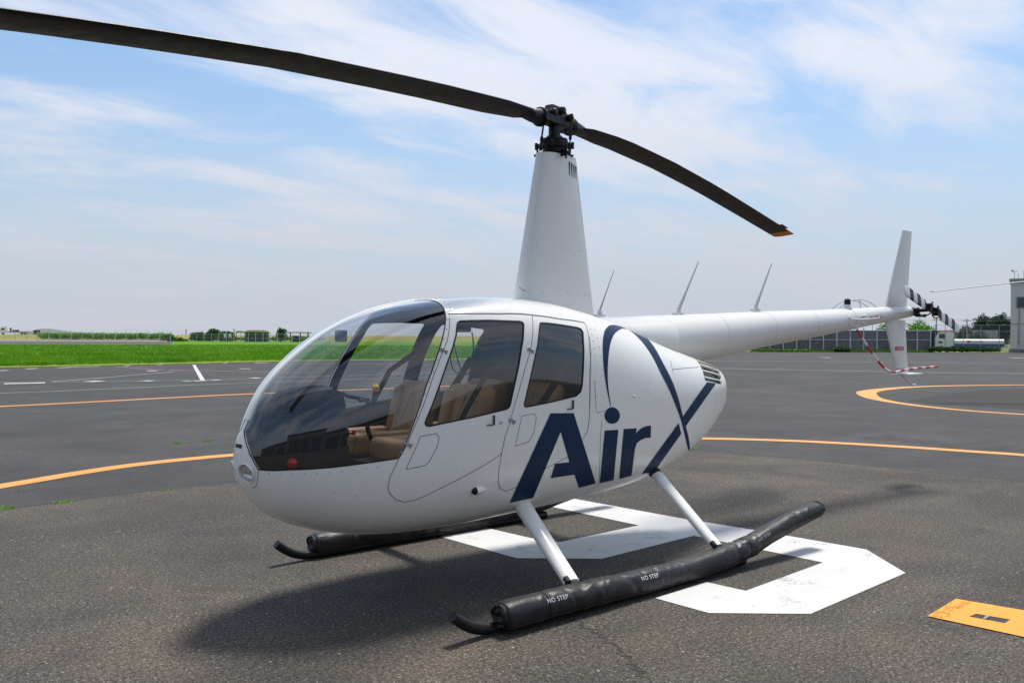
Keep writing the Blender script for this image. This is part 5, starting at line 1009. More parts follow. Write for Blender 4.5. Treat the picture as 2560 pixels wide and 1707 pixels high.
# the left verge: turf from the apron edge to the fence
ge = [far(-1.2, 47), far(-0.78, 48.5), (-1.0, -47.2), (-4.772, -47.783), (-9.845, -48.276), (-14.5, -48.9), (-20.037, -50.0), (-27, -49.0), (-34, -47.2), (-42, -46.5), (-52, -49), (-58, -56)]
turf = sheet('grass_verge', [tuple(p[:2]) for p in ge]+[tuple(far(B(1640), 101)[:2]), tuple(far(0.1, 151)[:2]), tuple(far(B(800), 178)[:2]), tuple(far(B(640), 176)[:2]), tuple(far(B(455), 225)[:2]), tuple(far(B(435), 150)[:2]), tuple(far(-0.62, 150)[:2]), tuple(far(-1.2, 150)[:2])], 0.012, 'grass', None, 'structure')
strip('dry_edge', [tuple(p[:2]) for p in ge[1:]], 3.0, 0.016, 'grass_dry', turf)
r = np.random.default_rng(21); pts = []
while len(pts) < 26000:
    d = 47+(r.random()**1.6)*110; b = r.uniform(-0.66, 0.14); p = far(b, d)
    if b > B(445) and d > 150 and r.random() < 0.3: pass
    if d > 150 and b < B(450): continue
    # inside the verge only
    e_y = np.interp(-p.x, [-5, 1.0, 4.772, 9.845, 14.5, 20.0, 27, 34, 42, 52, 60], [-47.0, -47.2, -47.783, -48.276, -48.9, -50.0, -49.0, -47.2, -46.5, -49, -58])
    if p.y > e_y-abs(r.normal(0, 1.3)): continue
    pts.append((p.x, p.y, 0.0))
V, F = blades(pts, 0.20, 0.055, 5, 0.14, 4, 0.45); o = raw('grass', V, F, 'blade_g'); tag(o, 'bright green mown grass between the apron and the fence', 'grass', kind='stuff')
# beyond: service road, soil verge, raised yellow field
def band(name, quads, z0, z1, mat, kind='structure'):
    V = [far(b, d, z0) for b, d in quads[0]]+[far(b, d, z1) for b, d in quads[1]]; n_ = len(quads[0])
    o = MB().add(V, [(i, i+1, n_+i+1, n_+i) for i in range(n_-1)]).build(name, mat)
    if o.data.polygons[0].normal.z < 0:
        bm = bmesh.new(); bm.from_mesh(o.data); bmesh.ops.reverse_faces(bm, faces=bm.faces); bm.to_mesh(o.data); bm.free()
    o['kind'] = kind; return o
bl = [-1.3, -0.6, -0.5, B(430)]
band('service_road', ([(b, 151) for b in bl], [(b, 236) for b in bl]), -0.01, -0.01, 'track')
band('soil_verge', ([(b, 236.1) for b in bl], [(b, 292) for b in bl]), -0.01, 0.10, 'dirt')
bm_ = [-1.3, -0.5, B(430), B(640), B(800), B(1000), B(1300), 0.15]
band('field_bank', ([(b, 296 if b < B(440) else 262) for b in bm_], [(b, 322) for b in bm_]), 0.0, 1.80, 'field')
band('field', ([(b, 322) for b in bm_], [(b, 3500) for b in bm_]), 1.80, 2.0, 'field')
band('rough_ground', ([(B(430), 150), (B(640), 176), (B(800), 178), (0.1, 151)], [(B(430), 264), (B(640), 264), (B(800), 264), (0.1, 264)]), -0.012, 0.02, 'grass')
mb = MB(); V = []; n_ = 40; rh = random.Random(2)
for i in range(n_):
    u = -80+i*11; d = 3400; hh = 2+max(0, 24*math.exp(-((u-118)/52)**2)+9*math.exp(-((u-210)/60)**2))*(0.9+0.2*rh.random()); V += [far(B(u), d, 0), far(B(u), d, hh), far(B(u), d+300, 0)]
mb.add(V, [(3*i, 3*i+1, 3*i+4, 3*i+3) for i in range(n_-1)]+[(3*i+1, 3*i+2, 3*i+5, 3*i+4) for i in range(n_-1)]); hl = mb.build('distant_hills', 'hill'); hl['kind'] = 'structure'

def foliage(name, clumps, n, leaf, mat, parent, seed, gap=0.0):
    """leaf faces spread through ellipsoid clumps ((x,y,z),(rx,ry,rz))"""
    r = np.random.default_rng(seed); vol = np.array([c[1][0]*c[1][1]*c[1][2] for c in clumps])**0.7; cnt = (n*vol/vol.sum()).astype(int)+1; C = []
    for (c, rad), k in zip(clumps, cnt):
        v = r.normal(0, 1, (k, 3)); v /= np.linalg.norm(v, axis=1, keepdims=True); q = v*(r.uniform(0.55, 1.06, k)[:, None])*np.array(rad)
        q *= (1+0.16*np.sin(v[:, :1]*5+seed)+0.12*np.sin(v[:, 2:]*7+v[:, 1:2]*6)); C.append(q+np.array(c))
    C = np.concatenate(C); n = len(C); a = r.normal(0, 1, (n, 3)); a /= np.linalg.norm(a, axis=1, keepdims=True); b = np.cross(a, r.normal(0, 1, (n, 3))); b /= np.linalg.norm(b, axis=1, keepdims=True); s = leaf*r.uniform(0.5, 1.3, n)[:, None]
    V = np.stack([C-a*s, C+b*s*0.6, C+a*s, C-b*s*0.6], 1).reshape(-1, 3); F = np.arange(4*n).reshape(-1, 4)
    return raw(name, V, F, mat, parent)
def tree(u, d, vtop, w_px, base_z, mat, label, kind_='tree', seed=0, n=2200, leaf=0.28, group=None, nm='tree', squash=1.0, trunk=True, clumps=7, vbase=None):
    p = far(B(u), d, base_z); top = H(vtop, d)-base_z; w = w_px/FPX*d; r_ = random.Random(seed)
    t = thing(nm, label, kind_, p, 0, group); cl = []; z0 = top*0.30 if trunk else top*0.12
    for k in range(clumps):
        a = r_.uniform(0, 2*PI); rr_ = r_.uniform(0.1, 0.34)*w; zz_ = r_.uniform(z0, top*0.78); fade = 1-0.45*max(0, (zz_/top-0.45))
        cl.append(((rr_*math.cos(a)*fade, rr_*math.sin(a)*fade, zz_), (w*r_.uniform(.16, .27), w*r_.uniform(.16, .27), min(top*0.30, w*r_.uniform(.14, .24))*squash)))
    cl.append(((0, 0, top*0.55), (w*0.36, w*0.36, top*0.34))); cl.append(((r_.uniform(-.1, .1)*w, 0, top*0.80), (w*0.20, w*0.20, top*0.20)))
    foliage('crown', cl, n, leaf, mat, t, seed)
    mb = MB(); mb.tube([(0, 0, -0.3), (0.05*w, 0, top*0.3), (0, 0.02*w, top*0.65)], [w*0.045+0.05, w*0.032+0.03, 0.04], 8)
    for k in range(5):
        a = k*1.3+seed; mb.tube([(0.03*w, 0, top*(0.2+0.07*k)), (w*0.18*math.cos(a), w*0.18*math.sin(a), top*(0.42+0.07*k)), (w*0.32*math.cos(a), w*0.32*math.sin(a), top*(0.55+0.06*k))], [w*0.02+0.02, w*0.013+0.015, 0.015], 6)
    mb.build('trunk', 'bark', t, True); return t

# weeds growing out of the joint
for i, (x, y, s_, lb) in enumerate(((-0.261, -8.949, 1.0, 'small weed tuft out on the smooth apron beyond the guide line, left of two'), (-0.772, -8.974, 0.8, 'small weed tuft out on the smooth apron nearest the nose'), (1.325, -4.78, 0.55, 'tiny weed in the paving joint closest to the nose'),
        (2.353, -4.741, 0.9, 'weed tuft in the paving joint halfway to the left edge'), (2.883, -4.732, 1.1, 'leftmost weed tuft growing in the paving joint'), (-6.06, -3.38, 1.2, 'weed tuft in the joint behind the fuselage tail end'))):
    V, F = blades([(0, 0, 0)], 0.032*s_, 0.010, 42, 0.036*s_, 30+i, 1.0); V[:, 0] *= 1.6; o = raw('weed', V, F, 'leaf_bright'); o.location = (x, y, 0.0); tag(o, lb, 'weed', 'weeds in the paving')

# fences
def fence_thing(name, label, posts, wires, hpost, rpost, mat='grey_trim', panels=None, group='airfield fences', arm=False):
    t = thing(name, label, 'fence', posts[0], 0, group); o0 = posts[0]; pm = None
    for p in posts:
        h = hpost(p) if callable(hpost) else hpost
        if pm is None:
            m_ = MB(); m_.tube([(0, 0, 0), (0, 0, h)], rpost, 8)
            if arm: m_.tube([(0, 0, h), tuple(FH*(-0.25)+Z*(h+0.3))], rpost*0.7, 6)
            po = m_.build('post', mat, t, True); pm = po.data
        else: po = bpy.data.objects.new('post', pm); COL.objects.link(po); po.parent = t
        po.location = p-o0
    for wz, wr in wires: MB().tube([p-o0+Z*wz for p in posts], wr, 5).build('rail', mat, t)
    if panels:
        ph0, ph1, pmat, sel = panels
        for i in range(len(posts)-1):
            if not sel(i): continue
            a, b = posts[i]-o0, posts[i+1]-o0; a, b = a.lerp(b, 0.03)+FH*0.06, b.lerp(a, 0.03)+FH*0.06; n3 = FH*0.02
            MB().add([a+Z*ph0, b+Z*ph0, b+Z*ph1, a+Z*ph1, a+n3+Z*ph0, b+n3+Z*ph0, b+n3+Z*ph1, a+n3+Z*ph1], [(0, 1, 2, 3), (7, 6, 5, 4), (3, 2, 6, 7), (0, 4, 5, 1), (0, 3, 7, 4), (1, 5, 6, 2)]).build('panel', pmat, t)
    return t
MT['post_light'] = simple('galvanised_post', (0.55, 0.57, 0.60), 0.6, var=0.1)
def mesh_mat(name, col, opac):
    m = bpy.data.materials.new(name); m.use_nodes = True; t = m.node_tree; b = t.nodes['Principled BSDF']; o = objco(t)
    n = noise(t, o, 1.6, 5, 0.6); t.links.new(ramp(t, n, [(0.3, tuple(c*0.75 for c in col)), (0.7, tuple(c*1.2 for c in col))]), b.inputs['Base Color']); b.inputs['Roughness'].default_value = 0.8
    tr = nd(t, 'ShaderNodeBsdfTransparent'); mx = nd(t, 'ShaderNodeMixShader'); mx.inputs[0].default_value = opac; t.links.new(tr.outputs[0], mx.inputs[1]); t.links.new(b.outputs[0], mx.inputs[2]); t.links.new(mx.outputs[0], t.nodes['Material Output'].inputs[0]); return m
MT['mesh_dark'] = mesh_mat('dark_mesh_screen', (0.16, 0.16, 0.165), 0.72)
MT['mesh_fine'] = mesh_mat('chain_link_mesh', (0.5, 0.52, 0.53), 0.05)
fence_thing('boundary_fence', 'fence of thin pale posts along the service road at far left', [far(B(11+27.7*i), 150, 0) for i in range(-2, 16)], [(0.12, 0.012), (1.1, 0.012), (2.05, 0.015), (2.5, 0.010)], 2.2, 0.05, 'post_light', (0.05, 2.15, 'mesh_fine', lambda i: True), arm=True)
fence_thing('boundary_fence', 'fence of pale posts crossing the grass in front of the shelters', [far(B(455+18.4*i), np.interp(455+18.4*i, [455, 520, 600, 680, 1000], [262, 246, 205, 172, 166]), 0.0) for i in range(0, 24)], [(0.12, 0.012), (1.1, 0.012), (2.05, 0.015)], 2.35, 0.055, 'post_light', (0.05, 2.15, 'mesh_fine', lambda i: True), arm=False)
pr = [far(B(1690+33.5*i), 104, 0) for i in range(20)]
fence_thing('screen_fence', 'tall fence of dark mesh panels behind the tail boom', pr, [(0.15, 0.03), (1.45, 0.035), (2.55, 0.03)], 2.85, 0.07, 'post_light', (0.12, 2.5, 'mesh_dark', lambda i: True))
pr2 = [far(B(u), 104, 0) for u in (2338, 2363, 2408, 2452, 2498, 2545, 2590, 2636, 2680)]
fence_thing('chain_link_fence', 'tall thin chain link fence in front of the tank lorry', pr2, [(0.1, 0.015), (1.3, 0.02), (2.5, 0.015), (3.25, 0.02)], 3.3, 0.038, 'grey_trim', (0.05, 3.2, 'mesh_fine', lambda i: True))
# grass and bushes along the right fence
sheet('right_verge', [tuple(far(b, d)[:2]) for b, d in ((B(1650), 101.5), (B(1900), 103.2), (B(2110), 103.2), (B(2300), 103.4), (B(2520), 103.6), (B(2520), 112), (B(1650), 112))], 0.01, 'grass_dry', None, 'structure')
r = np.random.default_rng(8); P = [tuple(far(B(r.uniform(1880, 2330)), r.uniform(102.9, 104.6))) for _ in range(1500)]
V, F = blades(P, 0.34, 0.05, 6, 0.2, 9, 0.5); tag(raw('grass', V, F, 'blade_g'), 'ragged yellow green grass along the foot of the dark fence', 'grass', kind='stuff')
def bush(u, w, d, v0, v1, mat, label, seed, nm='bush', group='bushes along the right fence', depth=1.2, leaf=0.10, n=1500):
    W_ = w/FPX*d; z0 = max(0, H(v1, d)); z1 = H(v0, d); p = far(B(u), d, 0); t = thing(nm, label, 'bush', p, FACE, group); r_ = random.Random(seed); cl = []; k = max(3, int(W_/0.8))
    for i in range(k): cl.append((((i+0.5)/k*W_-W_/2, r_.uniform(-.2, .2)*depth, (z0+z1)/2*r_.uniform(.9, 1.05)), (W_/k*r_.uniform(.55, .8), depth/2, (z1-z0)/2*r_.uniform(.8, 1.1))))
    foliage('leaves', cl, n, leaf, mat, t, seed); mb = MB()
    for c_, _ in cl: mb.tube([(c_[0], c_[1], -0.02), (c_[0]+.05, c_[1], c_[2])], 0.03, 5)
    mb.build('stem', 'bark', t); return t
bush(2104, 36, 103, 865, 875, 'leaf_mid', 'low clipped dark bush left of the tail guard', 1)
bush(2352, 56, 102.6, 862.5, 876, 'leaf_mid', 'low rounded bush at the left end of the row below the lorry cab', 2)
bush(2405, 60, 102.8, 862, 875, 'leaf_mid', 'low wide bush in the middle of the row below the lorry tank', 3)
bush(2465, 66, 102.7, 864, 875, 'leaf_mid', 'low bush at the right end of the row below the lorry', 4)
bush(1962, 120, 103, 870, 877, 'leaf_bright', 'strip of bright low plants under the tail boom', 5, depth=0.9)
# hedges and shelters on the left
hd = thing('hedge', 'long bright green hedge behind the left fence', 'hedge', far(B(265), 298, 0), FACE)
W_ = 330/FPX*298; cl = [((-W_/2+W_*(i+.5)/26, 0, 1.35+0.1*math.sin(i*1.7)), (W_/26*0.9, 1.6, 1.05+0.12*math.sin(i*2.3))) for i in range(26)]
foliage('leaves', cl, 9000, 0.26, 'leaf_bright', hd, 5)
mb = MB(); [mb.tube([(c_[0][0], 0, -0.1), (c_[0][0], 0, 1.3)], 0.06, 5) for c_ in cl]; mb.build('stem', 'bark', hd)
hd3 = thing('hedge', 'low dark hedge row running between the shelters and the far trees', 'hedge', far(B(640), 262, 0), FACE); W3 = 330/FPX*262
foliage('leaves', [((-W3/2+W3*(i+.5)/24, 0.3*math.sin(i*2.1), 0.75), (W3/24*0.85, 1.0, 0.62+0.2*math.sin(i*1.3))) for i in range(24)], 6000, 0.20, 'leaf_mid', hd3, 15); MB().tube([(0, 0, 0), (0, 0, .7)], 0.05, 5).build('stem', 'bark', hd3)
hd2 = thing('bush', 'low sloping bush at the right end of the long hedge', 'bush', far(B(440), 240, 0), FACE); foliage('leaves', [((-2.4, 0, 0.9), (2.2, 1.2, 0.9)), ((0, 0, 0.6), (2.0, 1.2, 0.7)), ((2.0, 0, 0.35), (1.6, 1.0, 0.45))], 1800, 0.16, 'leaf_mid', hd2, 6); MB().tube([(-2, 0, 0), (-2, 0, .8)], 0.05, 5).build('stem', 'bark', hd2)
tree(533, 258, 824, 50, 0.0, 'leaf_mid', 'taller rounded dark tree with two white boards in front', seed=3, n=2600, leaf=0.24, trunk=False, group='trees beyond the left fence')
tree(497, 262, 833, 44, 0.0, 'leaf_mid', 'low dark tree left of the rounded tree', seed=4, n=1800, leaf=0.22, trunk=False, group='trees beyond the left fence')
tree(568, 250, 831, 48, 0.0, 'leaf_mid', 'low dark tree between the rounded tree and the shelter', seed=5, n=2000, leaf=0.22, trunk=False, group='trees beyond the left fence')
tree(702, 236, 821, 32, 0.0, 'leaf_mid', 'feathery upright tree between the shelter and the flat canopy', seed=6, n=1700, leaf=0.20, trunk=False, group='trees beyond the left fence')
for u in (563, 575):
    b_ = thing('notice_board', 'left of two small white boards on posts before the dark trees' if u == 563 else 'right of two small white boards on posts before the dark trees', 'board', far(B(u), 240, 0), FACE, 'white boards before the trees')
    MB().box((0, 0, 1.75), (0.75, 0.05, 1.0)).build('board', 'whitepl', b_); MB().tube([(-0.3, 0.04, 0), (-0.3, 0.04, 2.2)], 0.04, 6).build('post', 'post_light', b_); MB().tube([(0.3, 0.04, 0), (0.3, 0.04, 2.2)], 0.04, 6).build('post', 'post_light', b_)
MT['thatch'] = simple('olive_roofing', (0.13, 0.125, 0.035), 0.95, var=0.25, vscale=3)
MT['darkwall'] = simple('dark_wall', (0.055, 0.062, 0.060), 0.9, var=0.2, vscale=1.5)  # one even dark tone for walls, roofs and vehicle parts
def shelter(u, w, d, veave, vtop, label, walls=True, wf=0.8):
    W_ = w/FPX*d; ze = H(veave, d); zt = H(vtop, d); t = thing('shelter', label, 'shelter', far(B(u), d, 0), FACE, 'shelters beyond the left fence')
    rg = [[(W_/2*k*math.cos(a), 2.2*k*math.sin(a), z) for a in [2*PI*j/20 for j in range(20)]] for k, z in ((0.96, ze-0.12), (1.0, ze), (0.86, ze+(zt-ze)*0.6), (0.55, zt-0.04), (0.1, zt))]
    loft('roof', rg, 'thatch', t, True, True, 50)
    if walls:
        MB().box((0, 0.4, ze/2), (W_*wf, 2.4, ze-0.05)).build('wall', 'darkwall', t)
    for sx in (-1, 1): MB().tube([(sx*W_*wf/2, -1.3, 0), (sx*W_*wf/2, -1.3, ze)], 0.09, 8).build('post', 'bark', t)
    return t
shelter(642, 66, 242, 833, 827, 'round roofed olive shelter with dark walls beyond the left fence')
shelter(600, 22, 250, 833.5, 829, 'small olive canopy just left of the round shelter', False, 0.5)
t = thing('shelter', 'flat dark canopy on posts nearest the helicopter nose', 'shelter', far(B(748), 236, 0), FACE, 'shelters beyond the left fence')
MB().box((0, 0, H(833, 236)), (6.0, 2.6, 0.22)).build('roof', 'darkwall', t)
for sx in (-2.4, 0.3, 2.4): MB().box((sx, 0, H(833, 236)/2), (0.25, 0.25, H(833, 236)-0.2)).build('post', 'bark', t)
MB().box((-1.2, 0.8, 0.85), (1.9, 0.5, 1.7)).build('wall', 'darkwall', t)
for u, v, nm, lb in ((465, 828, 'marker_post', 'short dark marker post standing alone on the yellow field'), (585, 826, 'marker_post', 'dark marker post just left of the small canopy')):
    d = 330; zt = H(v, d); MB().tube([(0, 0, 0), (0, 0, zt-1.8)], 0.14, 8).box((0, 0, zt-1.8), (0.5, 0.4, 0.3)).build(nm, 'bark', None, True).location = far(B(u), d, 1.8)
    tag(bpy.data.objects[nm if nm in bpy.data.objects and u == 465 else 'marker_post.001'], lb, 'post', 'marker posts')

# vehicles
def wheel(parent, c, r, w, ax=(0, 1, 0)):
    wh = MB().lathe(Vector(c)-Vector(ax)*w/2, ax, [(0, r*0.7), (0.02, r*0.96), (w*0.3, r), (w*0.7, r), (w-0.02, r*0.96), (w, r*0.7)], 20).build('wheel', 'seal', parent, True)
    MB().lathe(Vector(c)-Vector(ax)*(w/2+0.01), ax, [(0, r*0.5), (0.02, r*0.55), (w+0.0, r*0.55), (w+0.02, r*0.5)], 16).build('rim', 'grey_trim', wh, True)
t = thing('truck', 'white flatbed truck driving left on the distant bank', 'truck', far(B(38), 332, 1.82), FACE+0.45, None)
s_ = 332/FPX
cab = MB().add([(-5.0, -1.1, 0.5), (-5.1, -1.1, 1.4), (-4.5, -1.05, 2.85), (-2.6, -1.05, 2.95), (-2.3, -1.1, 0.5), (-5.0, 1.1, 0.5), (-5.1, 1.1, 1.4), (-4.5, 1.05, 2.85), (-2.6, 1.05, 2.95), (-2.3, 1.1, 0.5)], [(4, 3, 2, 1, 0), (5, 6, 7, 8, 9), (0, 1, 6, 5), (1, 2, 7, 6), (2, 3, 8, 7), (3, 4, 9, 8), (4, 0, 5, 9)]).build('cab', 'white', t, bevel=0.05)
MB().box((-4.0, -1.10, 1.95), (1.0, 0.03, 0.7)).build('side_window', 'darkwall', cab); MB().box((-4.82, 0, 2.0), (0.05, 1.8, 0.8), Matrix.Rotation(0.38, 3, 'Y')).build('windscreen', 'darkwall', cab)
MB().box((1.3, 0, 1.05), (7.0, 2.2, 0.18)).build('load_bed', 'grey_trim', t); MB().box((0.8, 0, 0.78), (8.0, 0.9, 0.25)).build('chassis', 'seal', t); MB().box((-1.5, 0, 1.8), (0.5, 2.0, 1.3)).build('crane_base', 'darkwall', t); MB().box((0.2, 0, 1.45), (2.2, 1.5, 0.6)).build('load', 'darkwall', t)
for x in (-4.0, 2.2, 3.4):
    for y in (-0.95, 0.95): wheel(t, (x, y, 0.48), 0.48, 0.28)
t = thing('van', 'small dark vehicle standing on the bank right of the flatbed truck', 'vehicle', far(B(92), 332, 1.82), FACE)
MB().add([(-0.9, -.8, .3), (-0.95, -.8, 1.0), (-0.6, -.75, 1.75), (0.8, -.75, 1.8), (0.9, -.8, .3), (-0.9, .8, .3), (-0.95, .8, 1.0), (-0.6, .75, 1.75), (0.8, .75, 1.8), (0.9, .8, .3)], [(4, 3, 2, 1, 0), (5, 6, 7, 8, 9), (0, 1, 6, 5), (1, 2, 7, 6), (2, 3, 8, 7), (3, 4, 9, 8), (4, 0, 5, 9)]).build('body', 'darkwall', t, bevel=0.06)
for x in (-0.6, 0.6):
    for y in (-.75, .75): wheel(t, (x, y, .3), .3, .2)
# tank lorry at the right
D = 116; t = thing('tank_lorry', 'white and blue tank lorry with a red roofed cab behind the chain link fence', 'lorry', far(B(2424), D, 0), FACE-0.42); k = D/FPX*0.90
def X(u): return (u-2424)*k
zc0, zc1 = H(863, D), H(826, D)
cab = MB().add([(X(2336), -1.15, zc0), (X(2336), -1.15, zc0+1.0), (X(2345), -1.1, zc1-0.15), (X(2349), -1.1, zc1), (X(2379), -1.1, zc1), (X(2384), -1.15, zc1-0.25), (X(2382), -1.15, zc0)]+[(x_, 1.15, z_) for x_, z_ in ((X(2336), zc0), (X(2336), zc0+1.0), (X(2345), zc1-0.15), (X(2349), zc1), (X(2379), zc1), (X(2384), zc1-0.25), (X(2382), zc0))], [tuple(range(6, -1, -1)), tuple(range(7, 14))]+[(i, (i+1) % 7, 7+(i+1) % 7, 7+i) for i in range(7)]).build('cab', 'whitepl', t, bevel=0.04)
MB().box(((X(2346)+X(2382))/2, 0, zc1+0.04), (X(2382)-X(2346), 2.1, 0.24)).build('roof_deflector', simple('light_red_paint', (0.80, 0.18, 0.13), 0.4), cab, bevel=0.05)
MB().box(((X(2347)+X(2363))/2, -1.16, (H(830, D)+H(843, D))/2), (X(2363)-X(2347), 0.03, 0.62)).build('side_window', 'darkwall', cab); MB().box((X(2350), -1.2, H(852, D)), (0.45, 0.03, 0.25)).build('side_lamp', 'darkwall', cab); MB().box((X(2339.5), 0, H(837, D)), (0.04, 2.0, 0.9), Matrix.Rotation(0.30, 3, 'Y')).build('windscreen', 'darkwall', cab)
za, zb = H(862, D), H(843.5, D); tk = MB().add([(x_, y_, z_) for x_ in (X(2386), X(2506)) for y_, z_ in [(1.15*math.copysign(abs(math.cos(a))**0.6, math.cos(a)), (za+zb)/2+(zb-za)/2*math.copysign(abs(math.sin(a))**0.6, math.sin(a))) for a in [2*PI*j/24 for j in range(24)]]], [tuple(range(24)), tuple(range(47, 23, -1))]+[(i, (i+1) % 24, 24+(i+1) % 24, 24+i) for i in range(24)]).build('tank', 'whitepl', t, True)
MB().box(((X(2386)+X(2506))/2, -1.155, H(858.5, D)), (X(2506)-X(2386), 0.05, 0.36)).build('blue_stripe', simple('lorry_blue', (0.02, 0.06, 0.25), 0.4), tk)
MB().box((X(2420), -1.19, H(849.5, D)), (0.42, 0.02, 0.30)).build('emblem', 'red', tk); MB().box((X(2441), -1.19, H(849.5, D)), (1.5, 0.02, 0.09)).build('lettering', 'navy', tk)
MB().box(((X(2386)+X(2500))/2, 0, za-0.1), (X(2500)-X(2386), 1.0, 0.2)).build('chassis', 'seal', t)
for x_ in (X(2352), X(2470), X(2485)):
    for y_ in (-1.0, 1.0): wheel(t, (x_, y_, 0.48), 0.48, 0.28)

# buildings
MT['concrete'] = simple('pale_concrete', (0.60, 0.585, 0.55), 0.85, var=0.08, vscale=0.8)
MT['concrete_d'] = simple('dark_plinth', (0.16, 0.155, 0.14), 0.9, var=0.15, vscale=1.5)
MT['parapet'] = simple('weathered_parapet', (0.30, 0.29, 0.26), 0.9, var=0.15, vscale=2)
MT['window'] = simple('window_glass_dark', (0.035, 0.055, 0.058), 0.12, var=0.3, vscale=2)
D = 107; bt_ = thing('building', 'pale concrete two storey building at the right edge', 'building', far(B(2526), D, 0), FACE-0.535); zt = H(698, D); zk = H(868, D)
MB().box((9.0, 6.0, (zt+zk)/2), (18.0, 12.0, zt-zk)).build('wall', 'concrete', bt_)
MB().box((9.0, 5.96, zk/2), (18.3, 12.2, zk)).build('plinth', 'concrete_d', bt_)
MB().box((9.0, 5.9, zt+0.03), (18.3, 12.3, 0.45)).build('parapet', 'parapet', bt_); MB().box((0.9, -0.05, (zt+zk)/2-0.8), (0.10, 0.08, zt-zk-2.6)).build('downpipe', 'parapet', bt_)
MB().box((9.0, -0.03, zk+3.05), (18.02, 0.06, 0.08)).build('string_course', 'parapet', bt_)
for i in range(5):
    x0 = 0.62+3.4*i; wz = (H(739, D)+H(765, D))/2; f_ = MB().box((x0+0.9, -0.03, wz), (1.9, 0.10, 1.36)).build('window', 'grey_trim', bt_)
    for q in range(2): MB().box((x0+0.46+0.88*q, -0.07, wz), (0.78, 0.06, 1.2)).build('pane', 'window', f_)
for x_, h in ((0.35, 1.0), (0.75, 0.75), (1.35, 1.15)):
    m_ = MB().tube([(x_, 2, zt), (x_, 2, zt+0.2+h)], 0.035, 6)
    if x_ < 0.5: m_.box((x_, 2, zt+0.25+h), (0.7, 0.05, 0.05)).box((x_-0.2, 2, zt+0.35+h), (0.25, 0.1, 0.18))
    m_.build('roof_mast', 'parapet', bt_)
t = thing('container', 'pale blue grey site cabin standing behind the dark fence', 'cabin', far(B(2138), 109, 0), FACE-0.36); k = 109/FPX*0.94
MB().box((0, 1.3, 1.25), (104*k, 2.6, 2.5)).build('body', simple('pale_blue_sheet', (0.26, 0.38, 0.44), 0.5), t, bevel=0.03)
for i in range(5): MB().box((-2.05+1.0*i, -0.02, 1.3), (0.06, 0.05, 2.2)).build('rib', 'post_light', t)
t = thing('arched_frame', 'thin grey arched tubes rising behind the tail boom', 'frame', far(B(2146), 112, 0), FACE); zt = H(746, 112); rw = 2.8
for (cx_, yy) in ((0, 0.0), (0, 2.5)):
    pts = [(cx_-rw, yy, 0)]+[(cx_-rw*math.cos(a), yy, zt-2.4+2.4*math.sin(a)) for a in [PI*j/16 for j in range(17)]]+[(cx_+rw, yy, 0)]; MB().tube(pts, 0.05, 8, upv=(0, 1, 0)).build('arch', 'post_light', t, True)
MB().tube([(0.1, 0, zt), (0.5, 0.8, zt-0.5), (0.9, 1.5, zt-1.3), (1.1, 2.5, zt-2.6)], 0.05, 8).build('brace', 'post_light', t, True)
t = thing('house', 'low house with a brown roof behind the lorry', 'house', far(B(2440), 165, 0), FACE); k = 165/FPX
MB().box((0, 3, 1.6), (110*k, 6, 3.2)).build('wall', 'parapet', t); rz0, rz1 = H(843, 165), H(831, 165)
MB().add([(-58*k, -0.5, rz0), (58*k, -0.5, rz0), (52*k, 3, rz1), (-52*k, 3, rz1), (-58*k, 6.5, rz0), (58*k, 6.5, rz0)], [(0, 1, 2, 3), (3, 2, 5, 4), (0, 3, 4), (1, 5, 2), (0, 4, 5, 1)]).build('roof', simple('brown_grey_roof', (0.13, 0.11, 0.105), 0.8, var=0.2, vscale=2), t)
t = thing('wall', 'long dark wall behind the mesh fence panels', 'wall', far(B(2030), 118, 0), FACE); MB().box((0, 0, 1.35), (640*118/FPX, 0.3, 2.7)).build('panel', 'darkwall', t)
tree(2292, 126, 795, 92, 0, 'leaf_bright', 'bright green rounded tree behind the dark fence', seed=12, n=5200, leaf=0.15, trunk=False, clumps=10)
tree(2232, 130, 806, 80, 0, 'leaf_bright', 'bright green bush shaped tree just behind the lower fin', seed=13, n=3000, leaf=0.15, trunk=False)
G_ = 'dark trees beside the building'
tree(2455, 178, 782, 66, 0, 'leaf_dark', 'dark pine like tree with a pointed top left of the building', seed=14, n=5200, leaf=0.22, group=G_, clumps=10, trunk=False)
tree(2505, 172, 780, 84, 0, 'leaf_dark', 'broad dark tree touching the building', seed=15, n=6500, leaf=0.22, group=G_, clumps=12, trunk=False)
tree(2478, 190, 788, 74, 0, 'leaf_dark', 'dark tree filling the gap between its two taller neighbours', seed=16, n=4500, leaf=0.24, group=G_, trunk=False)
tree(2412, 160, 810, 52, 0, 'leaf_grey', 'smaller greyish tree at the left of the dark trees', seed=17, n=3200, leaf=0.18, group=G_, trunk=False)
tree(2445, 150, 824, 66, 0, 'leaf_grey', 'low greyish shrubby tree above the lorry tank', seed=18, n=2600, leaf=0.16, group=G_, trunk=False)
for u, vt, lb in ((2417, 793, 'thin utility pole left of the dark trees'), (2341, 792, 'thin utility pole between the tail rotor and the lorry cab')):
    d = 150; t = thing('utility_pole', lb, 'pole', far(B(u), d, 0), FACE, 'utility poles'); h = H(vt, d); MB().tube([(0, 0, 0), (0, 0, h)], [0.13, 0.09], 8).build('pole', 'parapet', t, True); MB().box((0, 0, h-0.3), (1.4, 0.1, 0.1)).build('crossarm', 'parapet', t)
for v in (794.5, 799):
    P = [far(B(u), 150, H(v+1.2*math.sin((u-2150)/276*PI), 150)) for u in range(2150, 2700, 46)]; tag(MB().tube(P, 0.018, 5).build('power_line', 'parapet', None), 'upper power line strung between the poles' if v < 796 else 'lower power line strung between the poles', 'cable', 'power lines')
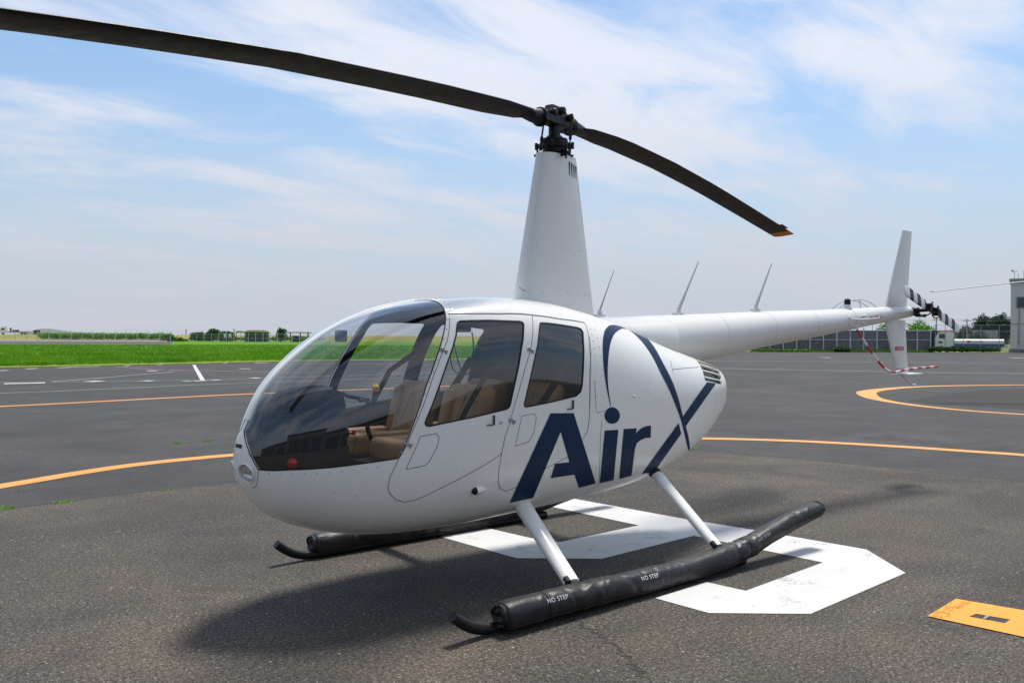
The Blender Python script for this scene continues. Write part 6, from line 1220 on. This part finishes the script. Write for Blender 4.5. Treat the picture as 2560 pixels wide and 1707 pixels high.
# hangar across the apron behind the photographer: it shows only as the dark skyline in the windows
hg = thing('hangar', 'long dark hangar across the apron behind the photographer, seen only mirrored in the cabin windows', 'hangar', (23.0, 26.5, 0), math.atan2(26.5, 23.0)-PI/2)
for x0, w_, h_ in ((-30, 26, 6.2), (-3.9, 22, 8.4), (18.2, 14, 5.2)):
    MB().box((x0+w_/2, 6, h_/2), (w_, 12, h_)).build('wall', 'concrete_d', hg)
    MB().add([(x0-.3, -.3, h_), (x0+w_+.3, -.3, h_), (x0+w_+.3, 6, h_+1.5), (x0-.3, 6, h_+1.5), (x0-.3, 12.3, h_), (x0+w_+.3, 12.3, h_)], [(0, 1, 2, 3), (3, 2, 5, 4), (0, 3, 4), (1, 5, 2), (0, 4, 5, 1)]).build('roof', 'darkwall', hg)
    for k in range(int(w_/5)): MB().box((x0+3+5*k, -0.06, h_*0.36), (4.2, 0.1, h_*0.70)).build('door_leaf', 'darkwall', hg)
# second helicopter parked outside the right edge: only its blade reaches into view
h2 = copy_tree(heli, None, skip=('logo_letter', 'logo_dot', 'logo_swoosh', 'rivets', 'headset_cable', 'guard_bracket', 'cover_lettering', 'warning_lettering'))
h2['label'] = 'second helicopter parked beyond the right edge, its pale rotor blade reaching into view'
hub2 = far(B(2800), 23.8, 0); ray2 = (hub2-Vector((CX, CY, 0))).normalized(); rz = math.atan2(ray2.y, ray2.x); h2.rotation_euler = (0, 0, rz); h2.location = hub2
# its rotor stands across the view: turn every rotor part about the mast
turn = (FACE+PI)-(rz+AZ+PI)-0.03
Rm = Matrix.Translation((0.012, 0, 0)) @ Matrix.Rotation(turn, 4, 'Z') @ Matrix.Translation((-0.012, 0, 0))
MT['pale'] = simple('pale_blade_paint', (0.42, 0.42, 0.39), 0.5)
for o in h2.children:
    if o.name.split('.')[0] in ('main_rotor_blade', 'rotor_hub', 'pitch_link', 'swashplate'):
        o.matrix_local = Rm
    if o.name.startswith('main_rotor_blade'):
        for q in [o]+list(o.children):
            if q.name.startswith('blade_root'): continue
            q.data = q.data.copy(); q.data.materials[0] = MT['pale']
        o['label'] = 'pale rotor blade of the second helicopter'
